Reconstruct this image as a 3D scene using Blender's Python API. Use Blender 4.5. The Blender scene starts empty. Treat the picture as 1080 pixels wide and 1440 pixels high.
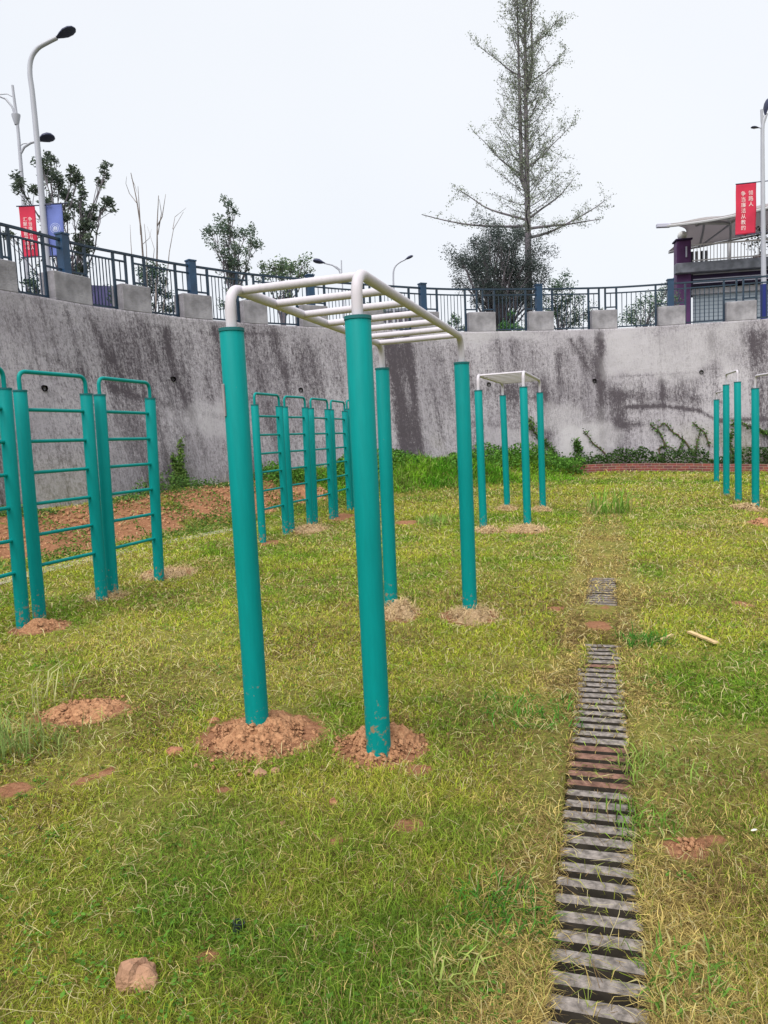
import bpy, math, random
import numpy as np
from mathutils import Vector, Matrix
random.seed(7); RNG = np.random.default_rng(11)
R = math.radians
scn = bpy.context.scene
COL = scn.collection

# ------------------------------------------------------------------ camera
F, PITCH, ROLL, EYE = 1040.0, R(5.9), R(-2.5), 1.5
fw = np.array([0, math.cos(PITCH), -math.sin(PITCH)]); r0 = np.array([1.0, 0, 0]); u0 = np.cross(r0, fw)
rt = math.cos(ROLL)*r0 + math.sin(ROLL)*u0; up = -math.sin(ROLL)*r0 + math.cos(ROLL)*u0
cam = bpy.data.cameras.new('camera'); cam_o = bpy.data.objects.new('camera', cam); COL.objects.link(cam_o)
cam.sensor_fit = 'HORIZONTAL'; cam.sensor_width = 36; cam.lens = 36*F/1080
cam.clip_start = .05; cam.clip_end = 2000
cam_o.matrix_world = Matrix(((rt[0], up[0], -fw[0], 0), (rt[1], up[1], -fw[1], 0), (rt[2], up[2], -fw[2], EYE), (0, 0, 0, 1)))
scn.camera = cam_o
# ------------------------------------------------------------------ light
SUN_EL, SUN_AZ = R(56), R(205)      # azimuth from +Y clockwise
w = bpy.data.worlds.new('World'); scn.world = w; w.use_nodes = True
nt = w.node_tree; bg = nt.nodes['Background']
sky = nt.nodes.new('ShaderNodeTexSky'); sky.sky_type = 'NISHITA'; sky.sun_disc = False
sky.sun_elevation = SUN_EL; sky.sun_rotation = SUN_AZ; sky.dust_density = 4; sky.air_density = 1.0
veil = nt.nodes.new('ShaderNodeMix'); veil.data_type = 'RGBA'
sc_ = nt.nodes.new('ShaderNodeVectorMath'); sc_.operation = 'SCALE'; sc_.inputs[3].default_value = .08
nt.links.new(sky.outputs[0], sc_.inputs[0])
# an even cloud layer, a little uneven in brightness
tc = nt.nodes.new('ShaderNodeTexCoord'); ns = nt.nodes.new('ShaderNodeTexNoise'); ns.inputs['Scale'].default_value = 1.3; ns.inputs['Detail'].default_value = 3
nt.links.new(tc.outputs['Generated'], ns.inputs['Vector'])
cr = nt.nodes.new('ShaderNodeValToRGB'); cr.color_ramp.elements[0].position = .3; cr.color_ramp.elements[1].position = .7
cr.color_ramp.elements[0].color = (.306, .322, .346, 1); cr.color_ramp.elements[1].color = (.342, .350, .364, 1)
nt.links.new(ns.outputs[0], cr.inputs[0])
veil.inputs[0].default_value = .93
nt.links.new(sc_.outputs[0], veil.inputs[6]); nt.links.new(cr.outputs[0], veil.inputs[7]); nt.links.new(veil.outputs[2], bg.inputs[0])
bg.inputs[1].default_value = 1.0
sl = bpy.data.lights.new('sun', 'SUN'); so = bpy.data.objects.new('sun', sl); COL.objects.link(so)
sl.energy = 1.5; sl.angle = R(48); sl.color = (1, .96, .9)
sd = Vector((math.sin(SUN_AZ)*math.cos(SUN_EL), math.cos(SUN_AZ)*math.cos(SUN_EL), math.sin(SUN_EL)))
so.rotation_euler = sd.to_track_quat('Z', 'Y').to_euler()
scn.view_settings.view_transform = 'Standard'; scn.view_settings.look = 'None'; scn.view_settings.exposure = 1.5; scn.view_settings.gamma = 1
scn.render.engine = 'CYCLES'; scn.cycles.max_bounces = 6

# ------------------------------------------------------------------ where things stand (measured from the photo, in metres)
def ray(x, y): return rt*(x-540)/F + up*(720-y)/F + fw
def at(x, y, Y):
    d = ray(x, y); return np.array([0, 0, EYE]) + d*(Y/d[1])
def onz(x, y, z=0.0):
    d = ray(x, y); return np.array([0, 0, EYE]) + d*((z-EYE)/d[2])
def sm(a, b, x):
    t = np.clip((np.asarray(x, float)-a)/(b-a), 0, 1); return t*t*(3-2*t)
def h2(ix, iy, s):
    n = (ix.astype(np.int64)*374761393 + iy.astype(np.int64)*668265263 + s*1442695041) & 0x7fffffff
    n = ((n ^ (n >> 13))*1274126177) & 0x7fffffff
    return ((n ^ (n >> 16)) & 0xffff)/65535.0
def vn(x, y, s=0):
    x = np.asarray(x, float); y = np.asarray(y, float); ix = np.floor(x); iy = np.floor(y); fx = x-ix; fy = y-iy
    fx = fx*fx*(3-2*fx); fy = fy*fy*(3-2*fy)
    a = h2(ix, iy, s); b = h2(ix+1, iy, s); c = h2(ix, iy+1, s); d = h2(ix+1, iy+1, s)
    return (a*(1-fx)+b*fx)*(1-fy) + (c*(1-fx)+d*fx)*fy
def fbm(x, y, s=0, o=4):
    t = 0; a = .5; n = 0
    for k in range(o): t = t + a*vn(x*2**k, y*2**k, s+k); n += a; a *= .5
    return t/n

ZT, BATTER = 4.3, .95
top_px = [(-8,407),(28,412),(80,421),(130,431),(175,436),(215,441),(257,447),(300,450),(343,454.5),(378,456.5),(427,459),(462,461),(505,463),(541,464),(582,465.5),(618,466.5),(660,466.5),(697,466),(745,465),(780,464.5),(832,463),(868,462),(925,458.5),(965,456),(1022,452),(1065,449.3)]
tp = np.array([onz(x, y, ZT)[:2] for x, y in top_px])
ext0 = np.array([[-10.2, -6], [-10.0, 0], [-9.3, 5.5], [-8.1, 10.0]]); ext1 = np.array([[12.6, 20.75], [15.5, 20.1], [22, 18.8], [32, 17.5]])
ctl = np.vstack([ext0, tp, ext1])
def smooth_poly(P, it=2, sig=2.2, step=.05):
    s = np.r_[0, np.cumsum(np.linalg.norm(np.diff(P, axis=0), axis=1))]
    g = np.arange(0, s[-1], step); X = np.interp(g, s, P[:, 0]); Y = np.interp(g, s, P[:, 1])
    k = int(sig/step/2)*2+1; ker = np.hanning(k+2)[1:-1]; ker /= ker.sum()
    pad = k//2
    def f(v):
        e = np.r_[v[0]-(v[1]-v[0])*np.arange(pad, 0, -1), v, v[-1]+(v[-1]-v[-2])*np.arange(1, pad+1)]
        return np.convolve(e, ker, 'valid')
    return np.c_[f(X), f(Y)]
WT = smooth_poly(ctl)                                   # wall top line, about every 5 cm
WTs = np.r_[0, np.cumsum(np.linalg.norm(np.diff(WT, axis=0), axis=1))]
tan = np.gradient(WT, axis=0); tan /= np.linalg.norm(tan, axis=1)[:, None]
NRM = np.c_[tan[:, 1], -tan[:, 0]]                      # towards the field
def wt(s):
    return np.array([np.interp(s, WTs, WT[:, 0]), np.interp(s, WTs, WT[:, 1])])
def wn(s):
    n = np.array([np.interp(s, WTs, NRM[:, 0]), np.interp(s, WTs, NRM[:, 1])]); return n/np.linalg.norm(n)
def wall_xyz(s, z, out=0.0):
    p = wt(s) + wn(s)*(BATTER*(1-z/ZT)+out); return np.array([p[0], p[1], z])
_ss = np.arange(0, WTs[-1], .1); _zz = np.arange(0, ZT+.01, .1)
_S, _Z = np.meshgrid(_ss, _zz)
_off = BATTER*(1-_Z/ZT)
_X = np.interp(_S, WTs, WT[:, 0]) + np.interp(_S, WTs, NRM[:, 0])*_off
_Y = np.interp(_S, WTs, WT[:, 1]) + np.interp(_S, WTs, NRM[:, 1])*_off
_v = np.stack([_X, _Y, _Z-EYE], -1); _w = _v@fw
_PX = 540+F*(_v@rt)/_w; _PY = 720-F*(_v@up)/_w; _PX[_w < 1] = -9e9
def wall_sz(px, py):
    d = (_PX-px)**2 + (_PY-py)**2; k = np.unravel_index(np.argmin(d), d.shape); return _S[k], _Z[k]
WB = WT + NRM*BATTER                                    # base line
bk = WB[::6]; bks = WTs[::6]
def wall_dist(x, y):
    x = np.asarray(x, float).ravel(); y = np.asarray(y, float).ravel()
    D = np.full(x.shape, 1e9); S = np.zeros(x.shape); SG = np.zeros(x.shape)
    for i in range(0, len(x), 20000):
        dx = x[i:i+20000, None]-bk[None, :, 0]; dy = y[i:i+20000, None]-bk[None, :, 1]
        q = dx*dx+dy*dy; k = q.argmin(1); n = NRM[::6][k]; r = np.arange(len(k))
        D[i:i+20000] = dx[r, k]*n[:, 0] + dy[r, k]*n[:, 1]; S[i:i+20000] = bks[k]
    return D, S
s_of = lambda px, py: wall_sz(px, py)[0]
SA, SB, SC, SD, SE, SF_ = [s_of(x, y) for x, y in ((60, 700), (235, 690), (400, 660), (640, 640), (785, 655), (1060, 645))]
def hz(x, y):
    shp = np.shape(x); x = np.asarray(x, float).ravel(); y = np.asarray(y, float).ravel()
    D, S = wall_dist(x, y)
    g = .15*sm(12, 19, y)*(1-sm(6, 12, x)) + .05*(fbm(x*.35, y*.35, 5, 2)-.5)*sm(2.5, 5, y)
    bank = np.interp(S, [0, SA, SB, SC, SD, SE-1.2, SE+.3, SF_, 99], [.55, .5, .5, .5, .62, .5, .1, .02, .02])
    wid = np.interp(S, [0, SA, SB, SC, SD, SE, 99], [2.0, 2.0, 2.3, 2.4, 2.3, 1.5, 1.5])
    t = np.clip(1-D/wid, 0, 1); b = bank*sm(0, .85, t)*(1+.25*(fbm(x*1.3, y*1.3, 9, 3)-.5))
    z = g + b
    # mounds of dug soil raise nothing here: they are things of their own
    return z.reshape(shp)
def gnd(px, py):                                        # ground point seen at a pixel
    z = 0.0
    for _ in range(6):
        p = onz(px, py, z); z = float(hz(p[0], p[1]))
    p = onz(px, py, z); return p
DU, DVX = np.array([.958, -.287]), np.array([.287, .958])   # across / along the drain and the rows of equipment
def uv2xy(u, v): return np.array([u*DU[0]+v*DVX[0], u*DU[1]+v*DVX[1]])
UC, UW = -.035, .138                                    # drain centre and half width

# ------------------------------------------------------------------ building helpers
def tag(o, label=None, cat=None, group=None, kind=None):
    if label: o['label'] = label
    if cat: o['category'] = cat
    if group: o['group'] = group
    if kind: o['kind'] = kind
    return o
def empty(name, loc=(0, 0, 0), rz=0):
    o = bpy.data.objects.new(name, None); COL.objects.link(o); o.location = loc; o.rotation_euler = (0, 0, rz); o.empty_display_size = .2; return o
def npmesh(name, V, faces, material, parent=None, col=None, smooth=False, attrs=None, uv=None):
    """faces: list of integer arrays (n,3) / (n,4)"""
    me = bpy.data.meshes.new(name); V = np.asarray(V, np.float32)
    me.vertices.add(len(V)); me.vertices.foreach_set('co', V.ravel())
    faces = [np.asarray(f, np.int32) for f in faces if len(f)]
    li = np.concatenate([f.ravel() for f in faces]); tot = np.concatenate([np.full(len(f), f.shape[1], np.int32) for f in faces])
    st = np.r_[0, np.cumsum(tot)[:-1]].astype(np.int32)
    me.loops.add(len(li)); me.loops.foreach_set('vertex_index', li)
    me.polygons.add(len(tot)); me.polygons.foreach_set('loop_start', st); me.polygons.foreach_set('loop_total', tot)
    me.update(calc_edges=True)
    if smooth: me.polygons.foreach_set('use_smooth', np.ones(len(tot), bool))
    if col is not None:
        a = me.color_attributes.new('Col', 'FLOAT_COLOR', 'POINT'); c = np.ones((len(V), 4), np.float32); c[:, :3] = col; a.data.foreach_set('color', c.ravel())
    for k, v in (attrs or {}).items():
        a = me.attributes.new(k, 'FLOAT', 'POINT'); a.data.foreach_set('value', np.asarray(v, np.float32).ravel())
    if uv is not None:
        l = me.uv_layers.new(name='UVMap'); l.data.foreach_set('uv', np.asarray(uv, np.float32)[li].ravel())
    me.materials.append(material)
    o = bpy.data.objects.new(name, me); COL.objects.link(o)
    if parent is not None: o.parent = parent
    return o
class MB:
    def __init__(s): s.v = []; s.f = []; s.uv = None
    def add(s, vs, fs):
        b = len(s.v); s.v += [tuple(map(float, p)) for p in vs]; s.f += [tuple(b+i for i in f) for f in fs]
    def box(s, c, size, rz=0, bev=0, M=None):
        x, y, z = [q/2 for q in size]; c_, s_ = math.cos(rz), math.sin(rz)
        if bev <= 0:
            P = [(a*x, b*y, d*z) for d in (-1, 1) for a, b in ((-1, -1), (1, -1), (1, 1), (-1, 1))]
            Fs = [(3, 2, 1, 0), (4, 5, 6, 7), (0, 1, 5, 4), (1, 2, 6, 5), (2, 3, 7, 6), (3, 0, 4, 7)]
        else:
            P = []; Fs = []
            for d, ins in ((-z, bev), (-z+bev, 0), (z-bev, 0), (z, bev)):
                a, b = x-ins, y-ins; e = bev if ins == 0 else bev*.4
                P += [(-a+e, -b, d), (a-e, -b, d), (a, -b+e, d), (a, b-e, d), (a-e, b, d), (-a+e, b, d), (-a, b-e, d), (-a, -b+e, d)]
            for k in range(3):
                for i in range(8): j = (i+1) % 8; Fs.append((k*8+i, k*8+j, k*8+8+j, k*8+8+i))
            Fs += [tuple(range(7, -1, -1)), tuple(range(24, 32))]
        if M is not None: P = [tuple(M@Vector(p)) for p in P]
        s.add([(c[0]+p[0]*c_-p[1]*s_, c[1]+p[0]*s_+p[1]*c_, c[2]+p[2]) for p in P], Fs)
    def bar(s, a, b, wdt, hgt):                          # rectangular bar between two points, height kept vertical
        a = Vector(a); b = Vector(b); d = (b-a); L = d.length; d.normalize()
        side = Vector((0, 0, 1)).cross(d)
        if side.length < 1e-3: side = Vector((1, 0, 0))
        side.normalize(); upv = d.cross(side)
        P = [p + side*i*wdt/2 + upv*j*hgt/2 for p in (a, b) for i, j in ((-1, -1), (1, -1), (1, 1), (-1, 1))]
        s.add(P, [(0, 1, 2, 3), (7, 6, 5, 4), (0, 4, 5, 1), (1, 5, 6, 2), (2, 6, 7, 3), (3, 7, 4, 0)])
    def tube(s, pts, rad, n=12, caps=True):
        pts = [Vector([float(q) for q in p]) for p in pts]
        if isinstance(rad, (int, float)): rad = [rad]*len(pts)
        b = len(s.v); ref = None
        for i, p in enumerate(pts):
            t = (pts[min(i+1, len(pts)-1)]-pts[max(i-1, 0)]).normalized()
            if ref is None: ref = t.orthogonal().normalized()
            else:
                ref = ref - t*ref.dot(t)
                ref = ref.normalized() if ref.length > 1e-5 else t.orthogonal().normalized()
            q = t.cross(ref)
            for k in range(n):
                a = 2*math.pi*k/n; s.v.append(tuple(p + (ref*math.cos(a)+q*math.sin(a))*rad[i]))
        for i in range(len(pts)-1):
            for k in range(n):
                j = (k+1) % n; s.f.append((b+i*n+k, b+i*n+j, b+i*n+n+j, b+i*n+n+k))
        if caps:
            s.f.append(tuple(b+k for k in range(n-1, -1, -1))); e = b+(len(pts)-1)*n; s.f.append(tuple(e+k for k in range(n)))
    def prism(s, outline, z0, z1):
        n = len(outline); s.add([(x, y, z0) for x, y in outline]+[(x, y, z1) for x, y in outline],
            [tuple(range(n-1, -1, -1)), tuple(range(n, 2*n))]+[(i, (i+1) % n, n+(i+1) % n, n+i) for i in range(n)])
    def build(s, name, material, parent=None, smooth=False, loc=None):
        me = bpy.data.meshes.new(name); me.from_pydata(s.v, [], s.f); me.update()
        if smooth:
            me.polygons.foreach_set('use_smooth', [True]*len(me.polygons))
            try: me.set_sharp_from_angle(angle=R(40))
            except Exception: pass
        me.materials.append(material)
        o = bpy.data.objects.new(name, me); COL.objects.link(o)
        if parent is not None: o.parent = parent
        if loc is not None: o.location = loc
        return o
def arc_path(a, b, c, r, n=6):                           # a-b-c with the corner at b rounded by radius r
    a, b, c = Vector(a), Vector(b), Vector(c); d1 = (a-b).normalized(); d2 = (c-b).normalized()
    ang = d1.angle(d2); t = r/math.tan(ang/2); p1 = b+d1*t; p2 = b+d2*t; out = []
    for i in range(n+1):
        k = i/n; out.append(((1-k)**2)*p1 + 2*k*(1-k)*(b*.88+(p1+p2)*.06) + k*k*p2)
    return out

# ------------------------------------------------------------------ materials
def mat(name, col, rough=.6, spread=0.0, scale=8, bump=0.0, bscale=60, col2=None, metal=0, coord='Object', detail=5):
    m = bpy.data.materials.new(name); m.use_nodes = True; t = m.node_tree; p = t.nodes['Principled BSDF']
    p.inputs['Base Color'].default_value = (*col, 1); p.inputs['Roughness'].default_value = rough; p.inputs['Specular IOR Level'].default_value = .5 if rough < .5 else .15; p.inputs['Metallic'].default_value = metal
    tcn = t.nodes.new('ShaderNodeTexCoord')
    if spread or col2:
        n = t.nodes.new('ShaderNodeTexNoise'); n.inputs['Scale'].default_value = scale; n.inputs['Detail'].default_value = detail
        t.links.new(tcn.outputs[coord], n.inputs['Vector'])
        c = t.nodes.new('ShaderNodeValToRGB'); e = c.color_ramp.elements; e[0].position = .35; e[1].position = .65
        c2 = col2 or tuple(min(1, q*(1+spread)) for q in col); e[0].color = (*[q*(1-spread) for q in col], 1); e[1].color = (*c2, 1)
        t.links.new(n.outputs[0], c.inputs[0]); t.links.new(c.outputs[0], p.inputs['Base Color'])
    if bump:
        n = t.nodes.new('ShaderNodeTexNoise'); n.inputs['Scale'].default_value = bscale; n.inputs['Detail'].default_value = 6
        t.links.new(tcn.outputs[coord], n.inputs['Vector'])
        b = t.nodes.new('ShaderNodeBump'); b.inputs['Strength'].default_value = bump; b.inputs['Distance'].default_value = .02
        t.links.new(n.outputs[0], b.inputs['Height']); t.links.new(b.outputs[0], p.inputs['Normal'])
    return m
def leafmat(name, trans=.35, gain=1.0):
    m = bpy.data.materials.new(name); m.use_nodes = True; t = m.node_tree; p = t.nodes['Principled BSDF']
    a = t.nodes.new('ShaderNodeAttribute'); a.attribute_name = 'Col'
    p.inputs['Roughness'].default_value = .85; p.inputs['Specular IOR Level'].default_value = .04
    tr = t.nodes.new('ShaderNodeBsdfTranslucent'); mx = t.nodes.new('ShaderNodeMixShader'); mx.inputs[0].default_value = trans
    t.links.new(a.outputs[0], p.inputs['Base Color']); t.links.new(a.outputs[0], tr.inputs[0])
    t.links.new(p.outputs[0], mx.inputs[1]); t.links.new(tr.outputs[0], mx.inputs[2]); t.links.new(mx.outputs[0], t.nodes['Material Output'].inputs[0])
    return m
M = {}
M['blade'] = leafmat('grass_blade', .35)
M['leaf'] = leafmat('tree_leaf', .3)
def paint(name, col, chip, rough=.42):
    m = bpy.data.materials.new(name); m.use_nodes = True; t = m.node_tree; p = t.nodes['Principled BSDF']
    g = t.nodes.new('ShaderNodeNewGeometry'); N = t.nodes.new; L = t.links.new
    mp = N('ShaderNodeMapping'); mp.inputs['Scale'].default_value = (1, 1, .12); L(g.outputs['Position'], mp.inputs[0])
    n = N('ShaderNodeTexNoise'); n.inputs['Scale'].default_value = 55; n.inputs['Detail'].default_value = 3; L(mp.outputs[0], n.inputs['Vector'])
    r = N('ShaderNodeValToRGB'); r.color_ramp.elements[0].position = .3; r.color_ramp.elements[1].position = .75
    r.color_ramp.elements[0].color = (*[c*.94 for c in col], 1); r.color_ramp.elements[1].color = (*[min(1, c*1.05) for c in col], 1); L(n.outputs[0], r.inputs[0])
    # scuffs and splashed soil near the foot
    n2 = N('ShaderNodeTexNoise'); n2.inputs['Scale'].default_value = 26; n2.inputs['Detail'].default_value = 8; n2.inputs['Roughness'].default_value = .7; L(g.outputs['Position'], n2.inputs['Vector'])
    sx = N('ShaderNodeSeparateXYZ'); L(g.outputs['Position'], sx.inputs[0])
    mr = N('ShaderNodeMapRange'); mr.inputs[1].default_value = .05; mr.inputs[2].default_value = .45; mr.inputs[3].default_value = .14; mr.inputs[4].default_value = -.02; L(sx.outputs[2], mr.inputs[0])
    ad = N('ShaderNodeMath'); ad.operation = 'ADD'; L(n2.outputs[0], ad.inputs[0]); L(mr.outputs[0], ad.inputs[1])
    th = N('ShaderNodeValToRGB'); th.color_ramp.elements[0].position = .66; th.color_ramp.elements[1].position = .72; L(ad.outputs[0], th.inputs[0])
    mx = N('ShaderNodeMix'); mx.data_type = 'RGBA'; L(th.outputs[0], mx.inputs[0]); L(r.outputs[0], mx.inputs[6]); mx.inputs[7].default_value = (*chip, 1)
    L(mx.outputs[2], p.inputs['Base Color']); p.inputs['Roughness'].default_value = rough; p.inputs['Specular IOR Level'].default_value = .12
    b = N('ShaderNodeBump'); b.inputs['Strength'].default_value = .12; b.inputs['Distance'].default_value = .004; L(n.outputs[0], b.inputs['Height']); L(b.outputs[0], p.inputs['Normal'])
    return m
M['teal'] = paint('teal_paint', (.0003, .222, .218), (.25, .17, .10), .55)
M['teal_rung'] = paint('teal_rung_paint', (.001, .228, .218), (.25, .2, .14), .38)
M['white_pipe'] = paint('white_pipe_paint', (.52, .49, .54), (.33, .28, .25), .5)
M['rim'] = mat('post_rim', (.02, .13, .14), .5)
M['film'] = mat('peeled_film', (.33, .31, .33), .35, .1, 20)
M['fence'] = mat('fence_paint', (.008, .026, .052), .45, .25, 3)
M['fence_blue'] = mat('fence_post_paint', (.011, .045, .105), .45, .2, 3)
M['block'] = mat('block_concrete', (.28, .27, .30), .9, .28, 3.5, .5, 30)
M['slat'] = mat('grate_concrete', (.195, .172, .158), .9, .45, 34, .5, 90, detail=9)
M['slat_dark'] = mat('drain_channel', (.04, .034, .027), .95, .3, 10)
M['slat_red'] = mat('grate_soiled', (.18, .10, .075), .9, .4, 22, .8, 60)
M['brick'] = None
M['lamp_grey'] = mat('lamp_pole', (.38, .39, .45), .4, .06, 2)
M['lamp_dark'] = mat('lamp_head', (.05, .055, .10), .5)
M['blue_base'] = mat('lamp_base_blue', (.02, .03, .16), .5)
M['red_cloth'] = mat('banner_red', (.52, .035, .075), .7, .08, 3)
M['blue_cloth'] = mat('banner_blue', (.14, .18, .46), .7, .08, 3)
M['print_white'] = mat('banner_print', (.75, .66, .66), .7)
M['print_pale'] = mat('banner_emblem', (.55, .6, .78), .7)
M['bark'] = mat('bark', (.15, .135, .155), .9, .3, 4, .5, 30)
M['bark_pale'] = mat('bark_pale', (.20, .17, .16), .9, .3, 5, .5, 30)
M['purple'] = mat('pillar_paint', (.085, .035, .105), .55, .2, 2)
M['beam'] = mat('beam_paint', (.035, .022, .06), .6, .25, 2)
M['fascia'] = mat('fascia_grey', (.22, .23, .27), .8, .25, 4)
M['trimline'] = mat('trim_line', (.45, .45, .55), .5)
M['membrane'] = mat('canopy_membrane', (.50, .47, .48), .7, .06, 1)
_t = M['membrane'].node_tree; _tr = _t.nodes.new('ShaderNodeBsdfTranslucent'); _tr.inputs[0].default_value = (.50, .47, .48, 1); _mx = _t.nodes.new('ShaderNodeMixShader'); _mx.inputs[0].default_value = .5
_t.links.new(_t.nodes['Principled BSDF'].outputs[0], _mx.inputs[1]); _t.links.new(_tr.outputs[0], _mx.inputs[2]); _t.links.new(_mx.outputs[0], _t.nodes['Material Output'].inputs[0])
M['steel'] = mat('painted_steel', (.42, .42, .44), .5)
M['globe'] = mat('globe_glass', (.55, .55, .55), .3)
M['rail_pale'] = mat('balcony_rail', (.62, .60, .62), .5)
M['dark'] = mat('dark_plastic', (.02, .02, .03), .6)
M['white_wall'] = mat('far_wall', (.55, .54, .58), .9, .06, 1)
M['glass'] = mat('window_glass', (.09, .07, .10), .2)
M['hoard'] = mat('hoarding', (.13, .12, .25), .7, .2, 2)
M['rock'] = mat('sandstone', (.34, .195, .125), .95, .25, 9, .9, 25)
M['clod'] = mat('soil_clod', (.33, .15, .09), .95, .3, 14, .9, 50)
M['wood'] = mat('split_wood', (.52, .38, .20), .8, .2, 12)
M['petal'] = mat('white_leaf', (.72, .73, .66), .7)
M['cup'] = mat('dark_tin', (.02, .035, .04), .35, .4, 20)
M['strip'] = mat('path_concrete', (.36, .34, .27), .95, .3, 4, .5, 30)
M['road'] = mat('road_asphalt', (.08, .08, .08), .95, .2, 4)
M['vine'] = mat('vine_stem', (.10, .075, .05), .9, .3, 20)
M['hole'] = mat('weep_pipe', (.006, .005, .006), 1)

def groundmat():
    m = bpy.data.materials.new('lawn_soil'); m.use_nodes = True; t = m.node_tree; p = t.nodes['Principled BSDF']; N = t.nodes.new; L = t.links.new
    g = N('ShaderNodeNewGeometry')
    def noise(sc, d=5, r=.6):
        n = N('ShaderNodeTexNoise'); n.inputs['Scale'].default_value = sc; n.inputs['Detail'].default_value = d; n.inputs['Roughness'].default_value = r; L(g.outputs['Position'], n.inputs['Vector']); return n.outputs[0]
    def ramp(f, a, b, ca, cb):
        r = N('ShaderNodeValToRGB'); e = r.color_ramp.elements; e[0].position = a; e[1].position = b; e[0].color = (*ca, 1); e[1].color = (*cb, 1); L(f, r.inputs[0]); return r.outputs[0]
    thatch = ramp(noise(45, 8), .32, .68, (.075, .066, .022), (.29, .26, .065))
    fine = ramp(noise(1.1, 4), .4, .65, (.13, .16, .025), (.32, .29, .065))
    mx = N('ShaderNodeMix'); mx.data_type = 'RGBA'; mx.inputs[0].default_value = .45; L(thatch, mx.inputs[6]); L(fine, mx.inputs[7])
    soil = ramp(noise(26, 9, .7), .3, .7, (.18, .075, .038), (.40, .205, .115))
    a = N('ShaderNodeAttribute'); a.attribute_name = 'soil'
    ad = N('ShaderNodeMath'); ad.operation = 'MULTIPLY_ADD'; L(noise(14, 6, .7), ad.inputs[0]); ad.inputs[1].default_value = .9; ad.inputs[2].default_value = -.45
    a2 = N('ShaderNodeMath'); a2.operation = 'ADD'; L(ad.outputs[0], a2.inputs[0]); L(a.outputs['Fac'], a2.inputs[1])
    k = ramp(a2.outputs[0], .42, .58, (0, 0, 0), (1, 1, 1))
    m2 = N('ShaderNodeMix'); m2.data_type = 'RGBA'; L(k, m2.inputs[0]); L(mx.outputs[2], m2.inputs[6]); L(soil, m2.inputs[7])
    L(m2.outputs[2], p.inputs['Base Color']); p.inputs['Roughness'].default_value = .95; p.inputs['Specular IOR Level'].default_value = .1
    b = N('ShaderNodeBump'); b.inputs['Strength'].default_value = .9; b.inputs['Distance'].default_value = .03; L(noise(40, 9, .7), b.inputs['Height']); L(b.outputs[0], p.inputs['Normal'])
    return m
M['ground'] = groundmat()
def soilmat(name, straw):
    m = bpy.data.materials.new(name); m.use_nodes = True; t = m.node_tree; p = t.nodes['Principled BSDF']; N = t.nodes.new; L = t.links.new
    g = N('ShaderNodeNewGeometry'); n = N('ShaderNodeTexNoise'); n.inputs['Scale'].default_value = 38; n.inputs['Detail'].default_value = 10; n.inputs['Roughness'].default_value = .72; L(g.outputs['Position'], n.inputs['Vector'])
    r = N('ShaderNodeValToRGB'); e = r.color_ramp.elements; e[0].position = .28; e[1].position = .72
    a, b_ = ((.22, .09, .045), (.66, .37, .205)) if not straw else ((.26, .15, .08), (.62, .47, .29))
    e[0].color = (*a, 1); e[1].color = (*b_, 1); L(n.outputs[0], r.inputs[0]); L(r.outputs[0], p.inputs['Base Color']); p.inputs['Roughness'].default_value = 1; p.inputs['Specular IOR Level'].default_value = .05
    v = N('ShaderNodeTexVoronoi'); v.inputs['Scale'].default_value = 42; L(g.outputs['Position'], v.inputs['Vector'])
    ad = N('ShaderNodeMath'); L(n.outputs[0], ad.inputs[0]); L(v.outputs[0], ad.inputs[1])
    b = N('ShaderNodeBump'); b.inputs['Strength'].default_value = 1; b.inputs['Distance'].default_value = .02; L(ad.outputs[0], b.inputs['Height']); L(b.outputs[0], p.inputs['Normal'])
    return m
M['soil'] = soilmat('dug_red_soil', False); M['soil_straw'] = soilmat('dug_soil_with_straw', True)
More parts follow.
